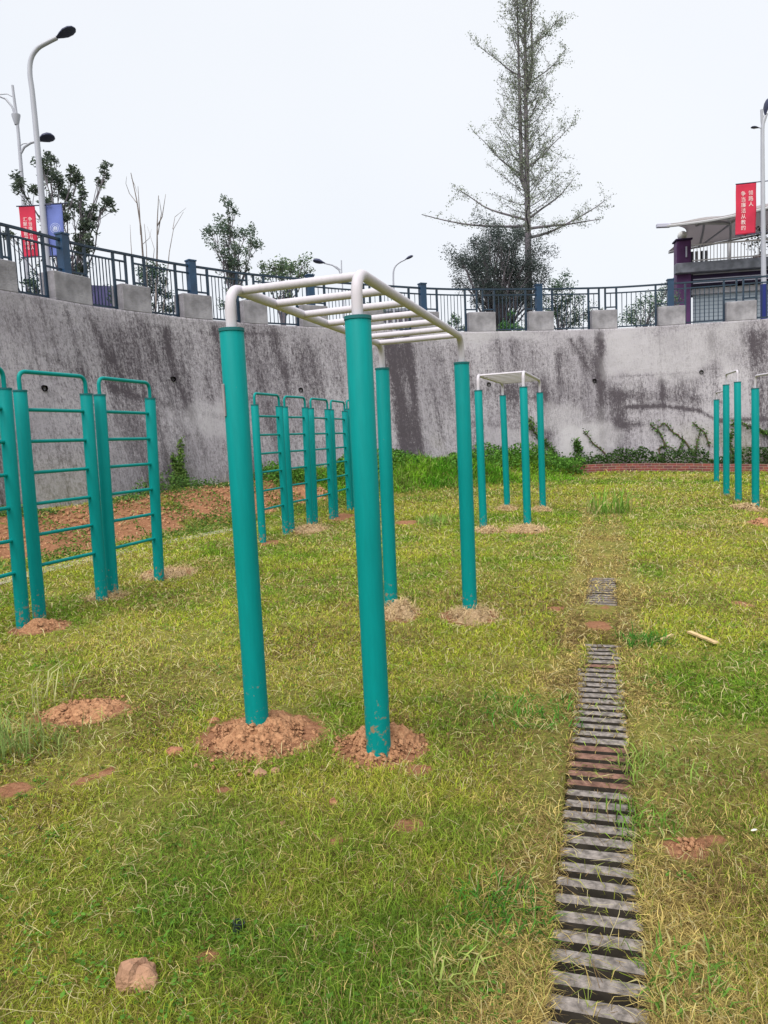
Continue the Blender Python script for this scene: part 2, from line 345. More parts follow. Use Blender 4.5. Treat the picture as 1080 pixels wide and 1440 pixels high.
def wallmat():
    m = bpy.data.materials.new('stained_concrete'); m.use_nodes = True; t = m.node_tree; p = t.nodes['Principled BSDF']; N = t.nodes.new; L = t.links.new
    uvn = N('ShaderNodeUVMap'); uvn.uv_map = 'UVMap'
    def noise(sx, sy, sc=1, d=6, r=.6, off=0):
        mp = N('ShaderNodeMapping'); mp.inputs['Scale'].default_value = (sx, sy, 1); mp.inputs['Location'].default_value = (off, off*.7, 0); L(uvn.outputs[0], mp.inputs[0])
        n = N('ShaderNodeTexNoise'); n.inputs['Scale'].default_value = sc; n.inputs['Detail'].default_value = d; n.inputs['Roughness'].default_value = r; L(mp.outputs[0], n.inputs['Vector']); return n.outputs[0]
    def ramp(f, a, b, ca, cb):
        r = N('ShaderNodeValToRGB'); e = r.color_ramp.elements; e[0].position = a; e[1].position = b; e[0].color = (*ca, 1); e[1].color = (*cb, 1); L(f, r.inputs[0]); return r.outputs[0]
    def mth(op, a, b):
        q = N('ShaderNodeMath'); q.operation = op
        for i, x in enumerate((a, b)):
            if isinstance(x, (int, float)): q.inputs[i].default_value = x
            else: L(x, q.inputs[i])
        return q.outputs[0]
    base = ramp(noise(.6, .6, 1, 7), .3, .7, (.27, .252, .28), (.43, .41, .44))
    at_ = N('ShaderNodeAttribute'); at_.attribute_name = 'stain'; pa = N('ShaderNodeAttribute'); pa.attribute_name = 'pale'; ga = N('ShaderNodeAttribute'); ga.attribute_name = 'moss'
    st1 = noise(7, .9, 1, 10, .78); st2 = noise(24, 6, 1, 8, .85, 5); sp = noise(11, 11, 1, 10, .85, 3); gr = noise(30, 22, 1, 6, .9, 9)
    f = mth('ADD', mth('ADD', mth('MULTIPLY', st1, 1.7), mth('MULTIPLY', st2, 2.9)), mth('ADD', mth('MULTIPLY', sp, 2.6), mth('MULTIPLY', gr, 2.2)))   # mean 4.7
    f = mth('ADD', mth('SUBTRACT', f, 4.62), mth('MULTIPLY', at_.outputs['Fac'], .75))
    k = ramp(f, -.36, .86, (0, 0, 0), (1, 1, 1))
    mx = N('ShaderNodeMix'); mx.data_type = 'RGBA'; L(k, mx.inputs[0]); L(base, mx.inputs[6]); mx.inputs[7].default_value = (.072, .062, .072, 1)
    kp = ramp(mth('ADD', mth('ADD', mth('MULTIPLY', sp, .6), mth('MULTIPLY', st1, .4)), mth('SUBTRACT', pa.outputs['Fac'], .80)), .1, .6, (0, 0, 0), (1, 1, 1))
    m2 = N('ShaderNodeMix'); m2.data_type = 'RGBA'; L(mth('MULTIPLY', kp, .6), m2.inputs[0]); L(mx.outputs[2], m2.inputs[6]); m2.inputs[7].default_value = (.455, .44, .46, 1)
    m3 = N('ShaderNodeMix'); m3.data_type = 'RGBA'; L(mth('MULTIPLY', ga.outputs['Fac'], sp), m3.inputs[0]); L(m2.outputs[2], m3.inputs[6]); m3.inputs[7].default_value = (.22, .22, .10, 1)
    L(m3.outputs[2], p.inputs['Base Color']); p.inputs['Roughness'].default_value = .95; p.inputs['Specular IOR Level'].default_value = .15
    b = N('ShaderNodeBump'); b.inputs['Strength'].default_value = .7; b.inputs['Distance'].default_value = .03; L(mth('ADD', sp, st2), b.inputs['Height']); L(b.outputs[0], p.inputs['Normal'])
    return m
M['wall'] = wallmat()
def brickmat():
    m = bpy.data.materials.new('red_brick'); m.use_nodes = True; t = m.node_tree; p = t.nodes['Principled BSDF']; N = t.nodes.new; L = t.links.new
    uvn = N('ShaderNodeUVMap'); uvn.uv_map = 'UVMap'
    br = N('ShaderNodeTexBrick'); br.inputs['Scale'].default_value = 1; br.inputs['Brick Width'].default_value = .24; br.inputs['Row Height'].default_value = .065; br.inputs['Mortar Size'].default_value = .007
    br.inputs['Color1'].default_value = (.23, .05, .035, 1); br.inputs['Color2'].default_value = (.12, .03, .025, 1); br.inputs['Mortar'].default_value = (.30, .2, .16, 1)
    L(uvn.outputs[0], br.inputs['Vector']); n = N('ShaderNodeTexNoise'); n.inputs['Scale'].default_value = 9; n.inputs['Detail'].default_value = 6; L(uvn.outputs[0], n.inputs['Vector'])
    mx = N('ShaderNodeMix'); mx.data_type = 'RGBA'; mx.blend_type = 'MULTIPLY'; mx.inputs[0].default_value = .7; L(br.outputs[0], mx.inputs[6]); L(n.outputs[1], mx.inputs[7])
    L(mx.outputs[2], p.inputs['Base Color']); p.inputs['Roughness'].default_value = .9
    b = N('ShaderNodeBump'); b.inputs['Strength'].default_value = .6; b.inputs['Distance'].default_value = .01; b.invert = True; L(br.outputs[1], b.inputs['Height']); L(b.outputs[0], p.inputs['Normal'])
    return m
M['brick'] = brickmat()
def shuttermat():
    m = mat('roller_shutter', (.42, .47, .52), .6); t = m.node_tree; p = t.nodes['Principled BSDF']; N = t.nodes.new; L = t.links.new
    g = N('ShaderNodeNewGeometry'); wv = N('ShaderNodeTexWave'); wv.bands_direction = 'Z'; wv.inputs['Scale'].default_value = 2.2; L(g.outputs['Position'], wv.inputs['Vector'])
    r = N('ShaderNodeValToRGB'); e = r.color_ramp.elements; e[0].position = 0; e[1].position = .35; e[0].color = (.25, .29, .35, 1); e[1].color = (.42, .48, .54, 1); L(wv.outputs[0], r.inputs[0]); L(r.outputs[0], p.inputs['Base Color'])
    return m
M['shutter'] = shuttermat()

# ================================================================== GROUND
soil_px = [(115, 1003, 66, 19), (18, 1113, 26, 12), (115, 1102, 17, 6), (150, 1090, 13, 8), (965, 1196, 38, 20), (1010, 1186, 20, 8), (470, 1185, 14, 6), (575, 1165, 26, 10),
           (365, 1038, 95, 34), (538, 1052, 70, 30), (315, 1112, 14, 7), (590, 1085, 20, 7), (300, 1345, 16, 9), (160, 1030, 8, 4),
           (55, 884, 42, 11), (150, 840, 24, 6), (235, 808, 38, 9), (562, 866, 30, 13), (660, 868, 45, 13), (380, 764, 14, 5), (435, 746, 26, 6), (480, 728, 20, 6),
           (685, 747, 20, 5), (740, 747, 34, 6), (712, 716, 18, 4), (762, 718, 16, 4), (1055, 716, 24, 5), (1072, 738, 16, 7), (1045, 850, 12, 6), (780, 856, 14, 4), (575, 735, 22, 4), (842, 880, 22, 8)]
soils = []
for x, y, a, b in soil_px:
    p = gnd(x, y); q = gnd(x+a, y); r1 = abs(q[0]-p[0]); y1 = gnd(x, y-b)[1]; y2 = gnd(x, y+b)[1]
    soils.append((p[0], (y1+y2)/2, r1, (y1-y2)/2))
def soil_at(x, y):
    s = np.zeros(np.shape(x))
    for cx, cy, rx, ry in soils:
        d = np.sqrt(((x-cx)/max(rx, .04))**2 + ((y-cy)/max(ry, .04))**2); s = np.maximum(s, 1-sm(.55, 1.35, d))
    return s
def bank_soil(x, y):                                     # red soil of the left bank
    shp = np.shape(x); D, S = wall_dist(x, y)
    k = sm(0, .4, D)*(1-sm(1.5, 2.5, D+.9*(fbm(np.ravel(x)*.9, np.ravel(y)*.9, 21, 3)-.5)))*(1-sm(SC-.8, SC+.6, S))
    nz = .62*fbm(np.ravel(x)*.8+4, np.ravel(y)*.8, 31, 3)+.38*fbm(np.ravel(x)*2.9+4, np.ravel(y)*2.9, 37, 3)+.22*sm(SB-1.2, SB, S)*(1-sm(1.2, 2.0, D)); k *= .15 + .95*sm(.38, .54, nz)
    return np.clip(k, 0, 1).reshape(shp)
def axis(a, b, fine0, fine1, st):
    f = list(np.arange(fine0, fine1, st)); x = fine0; d = st
    lo = []
    while x > a: d *= 1.09; x -= d; lo.append(x)
    x = f[-1]; d = st; hi = []
    while x < b: d *= 1.09; x += d; hi.append(x)
    return np.array(lo[::-1]+f+hi)
us = axis(-320, 320, -4.5, 4.5, .06); us = us[(np.abs(us-(UC-UW)) > .025) & (np.abs(us-(UC+UW)) > .025)]
us = np.sort(np.r_[us, UC-UW-.004, UC-UW, UC+UW, UC+UW+.004]); vs = axis(-320, 420, 1.0, 9.0, .06)
UU, VV = np.meshgrid(us, vs); GX = UU*DU[0]+VV*DVX[0]; GY = UU*DU[1]+VV*DVX[1]
GZ = hz(GX, GY) + .012*(fbm(GX*6, GY*6, 3, 3)-.5) + .03*(fbm(GX*1.5, GY*1.5, 4, 2)-.5)*sm(1, 3, GY)*(1-sm(.0, .3, 0))
inch = (np.abs(UU-UC) <= UW+.001)
# soil swells at the mouth of the covered stretches of the drain
cover = sm(5.2, 5.45, VV)*(1-sm(6.35, 6.5, VV)) + sm(7.7, 7.9, VV)
GZ = np.where(inch, GZ - .14*(1-np.clip(cover, 0, 1)), GZ)
rim = (np.abs(np.abs(UU-UC)-UW) < .006) & ~inch
def strip_soil(x, y):
    u = x*DU[0]+y*DU[1]; v = x*DVX[0]+y*DVX[1]; wd = .11+.09*vn(v*2.2, v*0, 301)
    return (1-sm(.5, 1.2, np.abs(u-UC)/wd))*sm(5.0, 5.4, v)*(1-sm(8.6, 11.5, v))*(.35+.75*vn(v*2.4, u*7, 303)) + .6*sm(.62, .9, vn(v*2.6, np.sign(u-UC)*5+u*2, 307))*(np.abs(u-UC) < .32)*(v < 5.2)
so_att = np.maximum(np.maximum(soil_at(GX, GY), bank_soil(GX, GY)), strip_soil(GX, GY)*.5)
GZ = GZ + so_att*.03*(fbm(GX*9, GY*9, 8, 3)-.3)
so_att = np.where(inch & ((VV < 5.25) | ((VV > 6.42) & (VV < 7.68))), np.maximum(so_att*.3, .1), so_att)
nU, nV = len(us), len(vs); idx = np.arange(nU*nV).reshape(nV, nU)
quads = np.stack([idx[:-1, :-1], idx[:-1, 1:], idx[1:, 1:], idx[1:, :-1]], -1).reshape(-1, 4)
tag(npmesh('ground', np.c_[GX.ravel(), GY.ravel(), GZ.ravel()], [quads], M['ground'], attrs={'soil': so_att.ravel()}, smooth=True), kind='structure')
# dark silted bed lying in the drain trench
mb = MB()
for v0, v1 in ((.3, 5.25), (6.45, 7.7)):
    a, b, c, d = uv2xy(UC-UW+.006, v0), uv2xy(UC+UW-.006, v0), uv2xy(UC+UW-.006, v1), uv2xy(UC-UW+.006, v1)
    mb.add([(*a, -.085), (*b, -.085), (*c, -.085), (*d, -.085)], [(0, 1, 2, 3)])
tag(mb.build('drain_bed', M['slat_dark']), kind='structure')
# pale concrete strip along the foot of the left bank
mb = MB(); pl = [(-6.0, 4.2), (-4.95, 6.9), (-4.46, 8.42), (-4.27, 9.14), (-3.97, 9.92), (-3.69, 10.72), (-3.21, 11.77), (-2.6, 12.9)]
for a, b in zip(pl[:-1], pl[1:]):
    za, zb = float(hz(a[0], a[1]))+.008, float(hz(b[0], b[1]))+.008
    mb.add([(a[0]-.17, a[1]+.06, za), (a[0]+.12, a[1]-.04, za), (b[0]+.12, b[1]-.04, zb), (b[0]-.17, b[1]+.06, zb),
            (a[0]-.17, a[1]+.06, za-.1), (a[0]+.12, a[1]-.04, za-.1), (b[0]+.12, b[1]-.04, zb-.1), (b[0]-.17, b[1]+.06, zb-.1)], [(0, 1, 2, 3), (1, 5, 6, 2), (0, 3, 7, 4)])
tag(mb.build('path', M['strip']), kind='structure')

# ================================================================== RETAINING WALL
root = empty('retaining_wall', (*wt(14), 0))
tag(root, 'tall curved retaining wall of grey concrete streaked with black stains', 'wall')
ST = .05; sg = np.arange(0, WTs[-1]-.1, ST); zg = np.r_[-.4, np.linspace(0, ZT, 90)]
SS, ZZ = np.meshgrid(sg, zg); nn = [np.interp(SS, WTs, NRM[:, i]) for i in (0, 1)]; pp = [np.interp(SS, WTs, WT[:, i]) for i in (0, 1)]
bump = .05*(fbm(SS*.7, ZZ*.7, 40, 3)-.5) + .015*(fbm(SS*5, ZZ*5, 44, 3)-.5)
joint = np.zeros_like(SS)
off = BATTER*(1-ZZ/ZT) + bump*sm(0, .3, ZT-ZZ)
def seg_d(A, B):
    (a0, a1), (b0, b1) = A, B; dx, dz = b0-a0, b1-a1; t = np.clip(((SS-a0)*dx+(ZZ-a1)*dz)/(dx*dx+dz*dz+1e-9), 0, 1)
    return np.hypot(SS-a0-t*dx, ZZ-a1-t*dz), t
stain = .9*(fbm(SS*.5, ZZ*.5, 50, 5)-.36)
stain += .6*sm(.48, .75, fbm(SS*1.6, ZZ*.35, 55, 4))*sm(.2, .6, ZT-ZZ)
pale = .30*np.ones_like(SS); moss = np.zeros_like(SS)
def P(*q): return [wall_sz(*a) for a in q]
# black run-off streaks (pixel start, pixel end, half width m, strength)
for a, b, wd, k in [((548, 478), (572, 645), .22, 1.7), ((570, 478), (592, 645), .15, 1.5), ((160, 500), (178, 552), .10, .7), ((232, 470), (250, 550), .13, .8), ((258, 560), (290, 640), .10, .6),
                    ((842, 470), (846, 640), .12, 1.3), ((800, 480), (843, 540), .10, .9), ((862, 555), (1010, 560), .16, .5), ((650, 545), (780, 560), .22, .35), ((720, 545), (725, 600), .3, .5), ((932, 535), (934, 570), .13, .8), ((300, 462), (322, 560), .12, .55), ((385, 462), (400, 520), .14, .6), ((52, 425), (90, 520), .05, .5),
                    ((785, 500), (788, 560), .10, .5), ((815, 480), (850, 530), .12, .7), ((870, 560), (872, 640), .30, .7), ((955, 535), (957, 572), .2, .6), ((975, 533), (978, 570), .12, .6), ((900, 540), (903, 575), .1, .5), ((925, 600), (927, 640), .15, .4), ((1000, 470), (1020, 640), .12, .5), ((1060, 470), (1065, 600), .15, .5), ((700, 470), (708, 560), .1, .5), ((725, 478), (728, 520), .12, .5), ((90, 440), (140, 600), .08, .5), ((200, 450), (262, 620), .09, .5), ((120, 435), (150, 500), .06, .5), ((1000, 480), (1040, 500), .2, .4), ((765, 545), (772, 640), .22, .75), ((640, 480), (655, 560), .25, .5)]:
    A, B = P(a, b); d, t = seg_d(A, B); stain += k*np.exp(-(d/wd/(.6+.9*fbm(SS*3, ZZ*1.2, 61, 3)))**2)*(1-.35*t)
# long dark crack lines and horizontal pour joints
for pts, wd, k in [([(882, 575), (935, 572), (985, 580), (1012, 594), (1080, 590)], .055, .9), ([(845, 530), (900, 530), (980, 524)], .04, .35), ([(650, 590), (800, 610)], .05, .3),
                   ([(870, 598), (900, 596)], .12, .6), ([(280, 470), (400, 470)], .05, .3), ([(60, 500), (190, 560), (330, 590)], .08, .3)]:
    Q = P(*pts)
    for A, B in zip(Q[:-1], Q[1:]):
        d, t = seg_d(A, B); stain += 1.3*k*np.exp(-(d/wd/(.4+1.2*fbm(SS*2.5, ZZ*2.5, 63, 3)))**2)
# paler stretches where the render has kept clean
for (x0, y0, x1, y1), k in [((845, 465, 1030, 525), .4), ((800, 600, 870, 650), .35), ((770, 560, 840, 640), .35), ((600, 466, 760, 478), .4), ((20, 560, 330, 690), .12), ((700, 600, 760, 660), .3), ((250, 560, 330, 600), .3), ((0, 405, 60, 520), .1)]:
    A, B, C_, D_ = P((x0, y0), (x1, y1), (x0, y1), (x1, y0)); sl_, sh_ = min(A[0], C_[0]), max(B[0], D_[0]); zl_, zh_ = min(B[1], C_[1]), max(A[1], D_[1])
    wv_ = 1.5*(fbm(SS*1.6, ZZ*1.6, 70, 4)-.5)
    e = sm(sl_-.4, sl_+.4, SS+wv_)*(1-sm(sh_-.4, sh_+.4, SS-wv_))*sm(zl_-.25, zl_+.25, ZZ+wv_*.6)*(1-sm(zh_-.2, zh_+.2, ZZ-wv_*.5)); pale += k*e; stain -= .6*k*e
jt_px = [(60, 520), (205, 500), (365, 500), (520, 500), (660, 500), (845, 500), (930, 500), (1085, 500)]
for q in jt_px:
    s0 = wall_sz(*q)[0]; d = np.abs(SS-s0); stain += .25*np.exp(-(d/.03)**2); off = off - .012*np.exp(-(d/.025)**2)
moss += .5*sm(.55, .75, fbm(SS*.8, ZZ*.8, 77, 3))*(1-sm(.3, 1.4, ZZ-.4)) + .35*(1-sm(0, .5, ZZ-.35))
lefts = 1-sm(s_of(330, 560), s_of(560, 560), SS); stain += .16*lefts
# warm pale top edge
pale += .15*sm(ZT-.3, ZT-.05, ZZ+.3*(fbm(SS*2, ZZ*0, 90, 2)-.5)); stain -= .1*sm(ZT-.3, ZT-.15, ZZ)
XX = pp[0]+nn[0]*off; YY = pp[1]+nn[1]*off
a, b = SS.shape; idx = np.arange(a*b).reshape(a, b); q1 = np.stack([idx[:-1, :-1], idx[:-1, 1:], idx[1:, 1:], idx[1:, :-1]], -1).reshape(-1, 4)
V = np.c_[XX.ravel(), YY.ravel(), ZZ.ravel()]; n0 = len(V)
capx = pp[0][0]-nn[0][0]*.55; capy = pp[1][0]-nn[1][0]*.55
V2 = np.r_[np.c_[capx, capy, np.full(b, ZT)], np.c_[capx, capy, np.full(b, -.4)]]
ti = idx[-1]; ci = n0+np.arange(b); di = ci+b
q2 = np.stack([ti[:-1], ti[1:], ci[1:], ci[:-1]], -1); q3 = np.stack([ci[:-1], ci[1:], di[1:], di[:-1]], -1)
pad = np.zeros(2*b)
o = npmesh('wall_face', np.r_[V, V2], [q1, q2, q3], M['wall'], attrs={'stain': np.r_[np.clip(stain, -.6, 1.3).ravel(), pad], 'pale': np.r_[pale.ravel(), pad+.5], 'moss': np.r_[moss.ravel(), pad]},
           uv=np.r_[np.c_[SS.ravel(), ZZ.ravel()], np.c_[sg, np.full(b, ZT+.55)], np.c_[sg, np.full(b, ZT+3)]])
o.parent = root; o.matrix_parent_inverse = Matrix.Translation(-root.location)
def adopt(o, r):
    o.parent = r; o.matrix_parent_inverse = Matrix.Translation(-Vector(r.location)); return o
for px, py in [(64, 545), (425, 547), (688, 541), (835, 535), (985, 524), (246, 535)]:
    s0, z0 = wall_sz(px, py); c = wall_xyz(s0, z0, .02); n = wn(s0); ring = MB(); k = 14
    # a short clay pipe end: outer and inner lip with a recessed dark bottom
    ax = Vector((n[0], n[1], -.15)).normalized(); r1 = Vector((-n[1], n[0], 0)).normalized(); r2 = ax.cross(r1); vs_ = []
    for rad, dd in ((.055, -.05), (.055, .012), (.045, .012), (.045, -.05)):
        vs_ += [Vector(c)+ax*dd+(r1*math.cos(2*math.pi*i/k)+r2*math.sin(2*math.pi*i/k))*rad for i in range(k)]
    fs = [(j*k+i, j*k+(i+1) % k, j*k+k+(i+1) % k, j*k+k+i) for j in range(3) for i in range(k)] + [tuple(3*k+i for i in range(k))]
    ring.add(vs_, fs); adopt(ring.build('weep_hole', M['hole'], smooth=True), root)

# road and land on top, behind the wall
ss_ = np.r_[np.arange(0, WTs[-1]-.2, .8), WTs[-1]-.2]; far = []; near_ = []
for s0 in ss_:
    n = wn(s0); p = wt(s0); near_.append((*(p-n*.5), ZT-.02)); q = p-n*7; far.append((*q, ZT-.02))
k = len(ss_); V = near_+far; ctr = np.array([1.0, 4.0])
for x, y, z in far: d = np.array([x, y])-ctr; d /= np.linalg.norm(d); V.append((x+d[0]*160, y+d[1]*160, ZT-.3))
qs = [(j*k+i, j*k+k+i, j*k+k+i+1, j*k+i+1) for j in (0, 1) for i in range(k-1)]
tag(npmesh('road', V, [np.array(qs)], M['road']), kind='structure')

# ================================================================== CONCRETE BLOCKS AND FENCE
blk_px = [(-8, 28), (80, 130), (175, 215), (257, 300), (343, 378), (427, 462), (505, 541), (582, 618), (660, 697), (745, 780), (832, 868), (925, 965), (1022, 1065)]
tpx = dict(top_px)
def s_top(px):
    p = onz(px, tpx[px], ZT)[:2]; return WTs[np.argmin(((WT-p)**2).sum(1))]
blk = [(s_top(a), s_top(b)) for a, b in blk_px]
blk = [(blk[0][0]-1.75, blk[0][0]-.95)] + blk + [(blk[-1][1]+1.05, blk[-1][1]+1.85)]
BH = .54; FOFF = .20
words = ['cut off by the left picture edge', 'below the red banner at far left', 'right of the thick blue post', 'below the bare leafless saplings', 'right of the saplings under a thick post',
         'just right of the bend of the big white bars', 'seen in the first gap of the white bars', 'seen through the white rungs', 'beside the lower end of the white rails',
         'below the round bushy tree', 'at the foot of the tall thin tree', 'right of the tall tree, under slim posts', 'at the corner under the purple pillar', 'below the red banner at far right', 'past the right edge']
for i, (a, b) in enumerate(blk):
    if i == 0 or i == len(blk)-1: pass
    m = (a+b)/2; p = wt(m)-wn(m)*.20; t = wt(b)-wt(a); rz = math.atan2(t[1], t[0]); mb = MB()
    mb.box((0, 0, BH/2), (b-a, .40, BH), 0, .012); o = mb.build('concrete_block', M['block']); o.location = (p[0], p[1], ZT+.003); o.rotation_euler.z = rz
    if i == 0: o['label'] = 'grey concrete block on the wall top, beyond the left picture edge'
    tag(o, ('grey concrete block on the wall, ' + (words[i-1] if 0 < i else 'beyond the left picture edge')), 'concrete block', 'concrete blocks along the wall top')
fr = empty('fence', (*wt(14), ZT)); tag(fr, 'long dark blue metal railing following the top of the curved wall', 'fence')
def fpt(s0, z): p = wt(s0)-wn(s0)*FOFF; return (p[0], p[1], ZT+z)
def vpost(s0, z0, z1, w_, name='post', m='fence'):
    n = wn(s0); rz = math.atan2(n[1], n[0]); mb = MB(); p = fpt(s0, (z0+z1)/2); mb.box(p, (w_, w_, z1-z0), rz); return adopt(mb.build(name, M[m]), fr)
HR = 1.20; UR = 1.04
def panel(sa, sb, zb, nb, mid=False):
    mb = MB(); ss2 = np.linspace(sa, sb, 3)
    for z in (zb, UR):
        for a, b in zip(ss2[:-1], ss2[1:]): mb.bar(fpt(a, z), fpt(b, z), .035, .035)
    for k in range(1, nb+1):
        s0 = sa+(sb-sa)*k/(nb+1); mb.bar(fpt(s0, zb+.018), fpt(s0, UR-.018), .018, .018)
    adopt(mb.build('baluster_panel', M['fence']), fr)
mb = MB(); ss2 = np.arange(blk[0][0]-.2, blk[-1][1]+.2, .25)
for a, b in zip(ss2[:-1], ss2[1:]): mb.bar(fpt(a, HR), fpt(b+.01, HR), .06, .045)
adopt(mb.build('handrail', M['fence']), fr)
thick = {2, 4, 6, 8, 10, 12, 14}
for i, (a, b) in enumerate(blk):
    m = (a+b)/2
    vpost(a-.03, .01, HR-.03, .05); vpost(b+.03, .01, HR-.03, .05)
    if i in thick:
        o = vpost(m, BH+.006, HR+.10, .17, 'newel_post', 'fence_blue'); l_, r_ = m-.085, m+.085
        if True:
            mb = MB(); n = wn(m); mb.box(fpt(m, HR+.115), (.2, .2, .03), math.atan2(n[1], n[0])); c = mb.build('post_cap', M['fence_blue']); c.parent = o
            c.matrix_parent_inverse = Matrix.Translation(-Vector(fr.location))
            c.matrix_parent_inverse = Matrix.Identity(4); c.location = (0, 0, 0)
    else:
        vpost(m-.09, BH+.006, HR-.03, .045); vpost(m+.09, BH+.006, HR-.03, .045); l_, r_ = m-.11, m+.11
    panel(a+.0, l_, BH+.10, 1 if i in thick else 1); panel(r_, b, BH+.10, 1 if i in thick else 1)
    if i < len(blk)-1: panel(b+.055, blk[i+1][0]-.055, .07, 7)

# ================================================================== PLAYGROUND EQUIPMENT
def post_pts(px):                                        # (top x, top y, foot x, foot y, foot height)
    tx, ty, bx, by, z0 = px
    if z0 is None: p = gnd(bx, by)
    else: p = onz(bx, by, z0)
    q = at(tx, ty, p[1]); return np.array([p[0], p[1], p[2]]), q
def steel_post(p, q, rad, parent, m='teal'):
    d = (q-p)/np.linalg.norm(q-p); mb = MB(); base = p-d*.25
    loc = Vector(parent.location)
    mb.tube([Vector(base)-loc, Vector(p)-loc, Vector(p+(q-p)*.5)-loc, Vector(q-d*.006)-loc, Vector(q)-loc], [rad, rad, rad, rad, rad-.004], 28)
    o = mb.build('post', M[m], parent, True); r_ = MB()
    r_.tube([Vector(q-d*.012)-loc, Vector(q+d*.003)-loc], rad+.0035, 28); r_.build('rim', M['rim'] if m == 'teal' and rad > .05 else M[m], o, True)
    return o
def climbing_frame(pxs, label, pr, br, nr, up_=.27, rng=None):
    P4 = [post_pts(q) for q in pxs]; A, B, C_, D_ = P4
    c = sum(p for p, q in P4)/4; root = empty('monkey_bars', (c[0], c[1], float(hz(c[0], c[1])))); tag(root, label, 'monkey bars', 'overhead ladder climbing frames')
    loc = Vector(root.location)
    posts = [steel_post(p, q, pr, root) for p, q in P4]
    ends = []
    for (pa, qa), (pb, qb) in ((A, D_), (B, C_)):
        a0 = Vector(qa)-Vector((0, 0, .03)); a1 = Vector(qa)+Vector((0, 0, up_)); b1 = Vector(qb)+Vector((0, 0, up_)); b0 = Vector(qb)-Vector((0, 0, .03))
        path = [a0]+arc_path(a0, a1, b1, .11)+arc_path(a1, b1, b0, .11)+[b0]; mb = MB(); mb.tube([p-loc for p in path], br, 18); mb.build('rail', M['white_pipe'], root, True); ends.append((a1, b1))
    for k in range(nr):
        t = k/(nr-1); L0 = (ends[0][1]-ends[0][0]).length; e = .12/L0; t = e+(1-2*e)*t
        a = ends[0][0].lerp(ends[0][1], t); b = ends[1][0].lerp(ends[1][1], t); mb = MB(); mb.tube([a-loc, b-loc], br*.82, 14); mb.build('rung', M['white_pipe'], root, True)
    return root, P4, posts
near_frame, NP, nposts = climbing_frame([(325.5, 463, 362, 1018, .07), (503, 446, 532, 1043, .07), (649, 510, 661, 861, .04), (537.5, 518, 550, 849, .03)],
    'large climbing frame in the foreground with four teal posts and thick white overhead bars', .0585, .0255, 7, .20)
climbing_frame([(672.5, 549, 680, 745, None), (736, 544, 742, 743, None), (759, 552, 763.5, 717, None), (707, 556, 713.5, 715, None)],
    'smaller looking climbing frame farther back on the lawn, middle distance', .0585, .023, 8, .225)
# peeled edge of protective film on the near left post
p, q = NP[0]; d = (q-p); loc = Vector(near_frame.location); mb = MB()
for t0, t1 in ((.79, .868),):
    a_, b_ = p+d*t0, p+d*t1
    for ang0 in (R(180), ):
        pr = .0615; vs_ = []; nseg = 6
        for z_ in (a_, b_):
            for k in range(nseg+1):
                an = ang0+R(45)*k/nseg; vs_.append(Vector((z_[0]+pr*math.cos(an), z_[1]+pr*math.sin(an), z_[2]))-loc)
        mb.add(vs_, [(k, k+1, nseg+2+k, nseg+1+k) for k in range(nseg)])
        mb.add([v+Vector((-.004, 0, 0)) for v in vs_], [(k+nseg+1, nseg+2+k, k+1, k) for k in range(nseg)])
o = mb.build('peeled_film', M['film']); o.parent = nposts[0]

def ladder(left, right, label, lean=True, arch=True):
    (p0, q0), (p1, q1) = left, right; c = (p0+p1)/2
    root = empty('wall_bars', (c[0], c[1], float(hz(c[0], c[1])))); tag(root, label, 'wall bars', 'teal upright ladder bars in a row along the left side'); loc = Vector(root.location)
    steel_post(p0, q0, .0565, root); steel_post(p1, q1, .0565, root)
    for h_ in (.48, .755, 1.03, 1.305, 1.58, 1.855):
        mb = MB(); a = p0+(q0-p0)*h_/2.02; b = p1+(q1-p1)*h_/2.02; mb.tube([Vector(a)-loc, Vector(b)-loc], .0165, 10); mb.build('rung', M['teal_rung'], root, True)
    a0 = Vector(q0)-Vector((0, 0, .02)); b0 = Vector(q1)-Vector((0, 0, .02)); a1 = a0+Vector((0, 0, .185)); b1 = b0+Vector((0, 0, .185))
    mb = MB(); mb.tube([v-loc for v in [a0]+arc_path(a0, a1, b1, .07)+arc_path(a1, b1, b0, .07)+[b0]], .019, 10); mb.build('hand_bar', M['teal_rung'], root, True)
    return root
H2 = 2.02
def pp4(*q): return post_pts((*q, None))
Rp = pp4(6, 546, 33, 882); lp = Rp[0]-np.array([.80*.287, .80*.958, 0]); Lp = (lp, lp+(Rp[1]-Rp[0]))
ladder(Lp, Rp, 'nearest ladder bars, mostly cut off by the left edge of the picture')
U2 = (pp4(28, 549, 56, 871), pp4(121, 554, 143.5, 844)); U3 = (pp4(140, 555, 159, 838), pp4(211, 560, 224, 816))
ladder(*U2, 'largest fully visible ladder bars, second from the left edge of the picture')
ladder(*U3, 'third ladder bars from the left, standing alone at the end of the near trio')
F1 = (pp4(358, 569, 369.5, 763), pp4(392.5, 571, 402.5, 752)); F2 = (pp4(400, 572, 410, 748), pp4(429, 573, 436, 741)); F3 = (pp4(437, 574, 443, 738), pp4(460.5, 575.5, 467, 730)); F4 = (pp4(465.5, 576, 472, 727.5), pp4(484.5, 578, 492, 719.5))
for u, l in ((F1, 'first ladder bars of the far row, just right of the big left post'), (F2, 'second ladder bars of the far row'), (F3, 'third ladder bars of the far row'), (F4, 'fourth ladder bars of the far row, next to the big middle post')): ladder(*u, l)
e1 = F4[1][0]+np.array([.03, .14, 0])*1.1; hh = np.array([0, 0, 2.02]); ladder((e1, e1+hh), (e1+np.array([.25, .80, 0]), e1+np.array([.25, .80, 0])+hh), 'farthest ladder bars, almost hidden behind the big middle post')

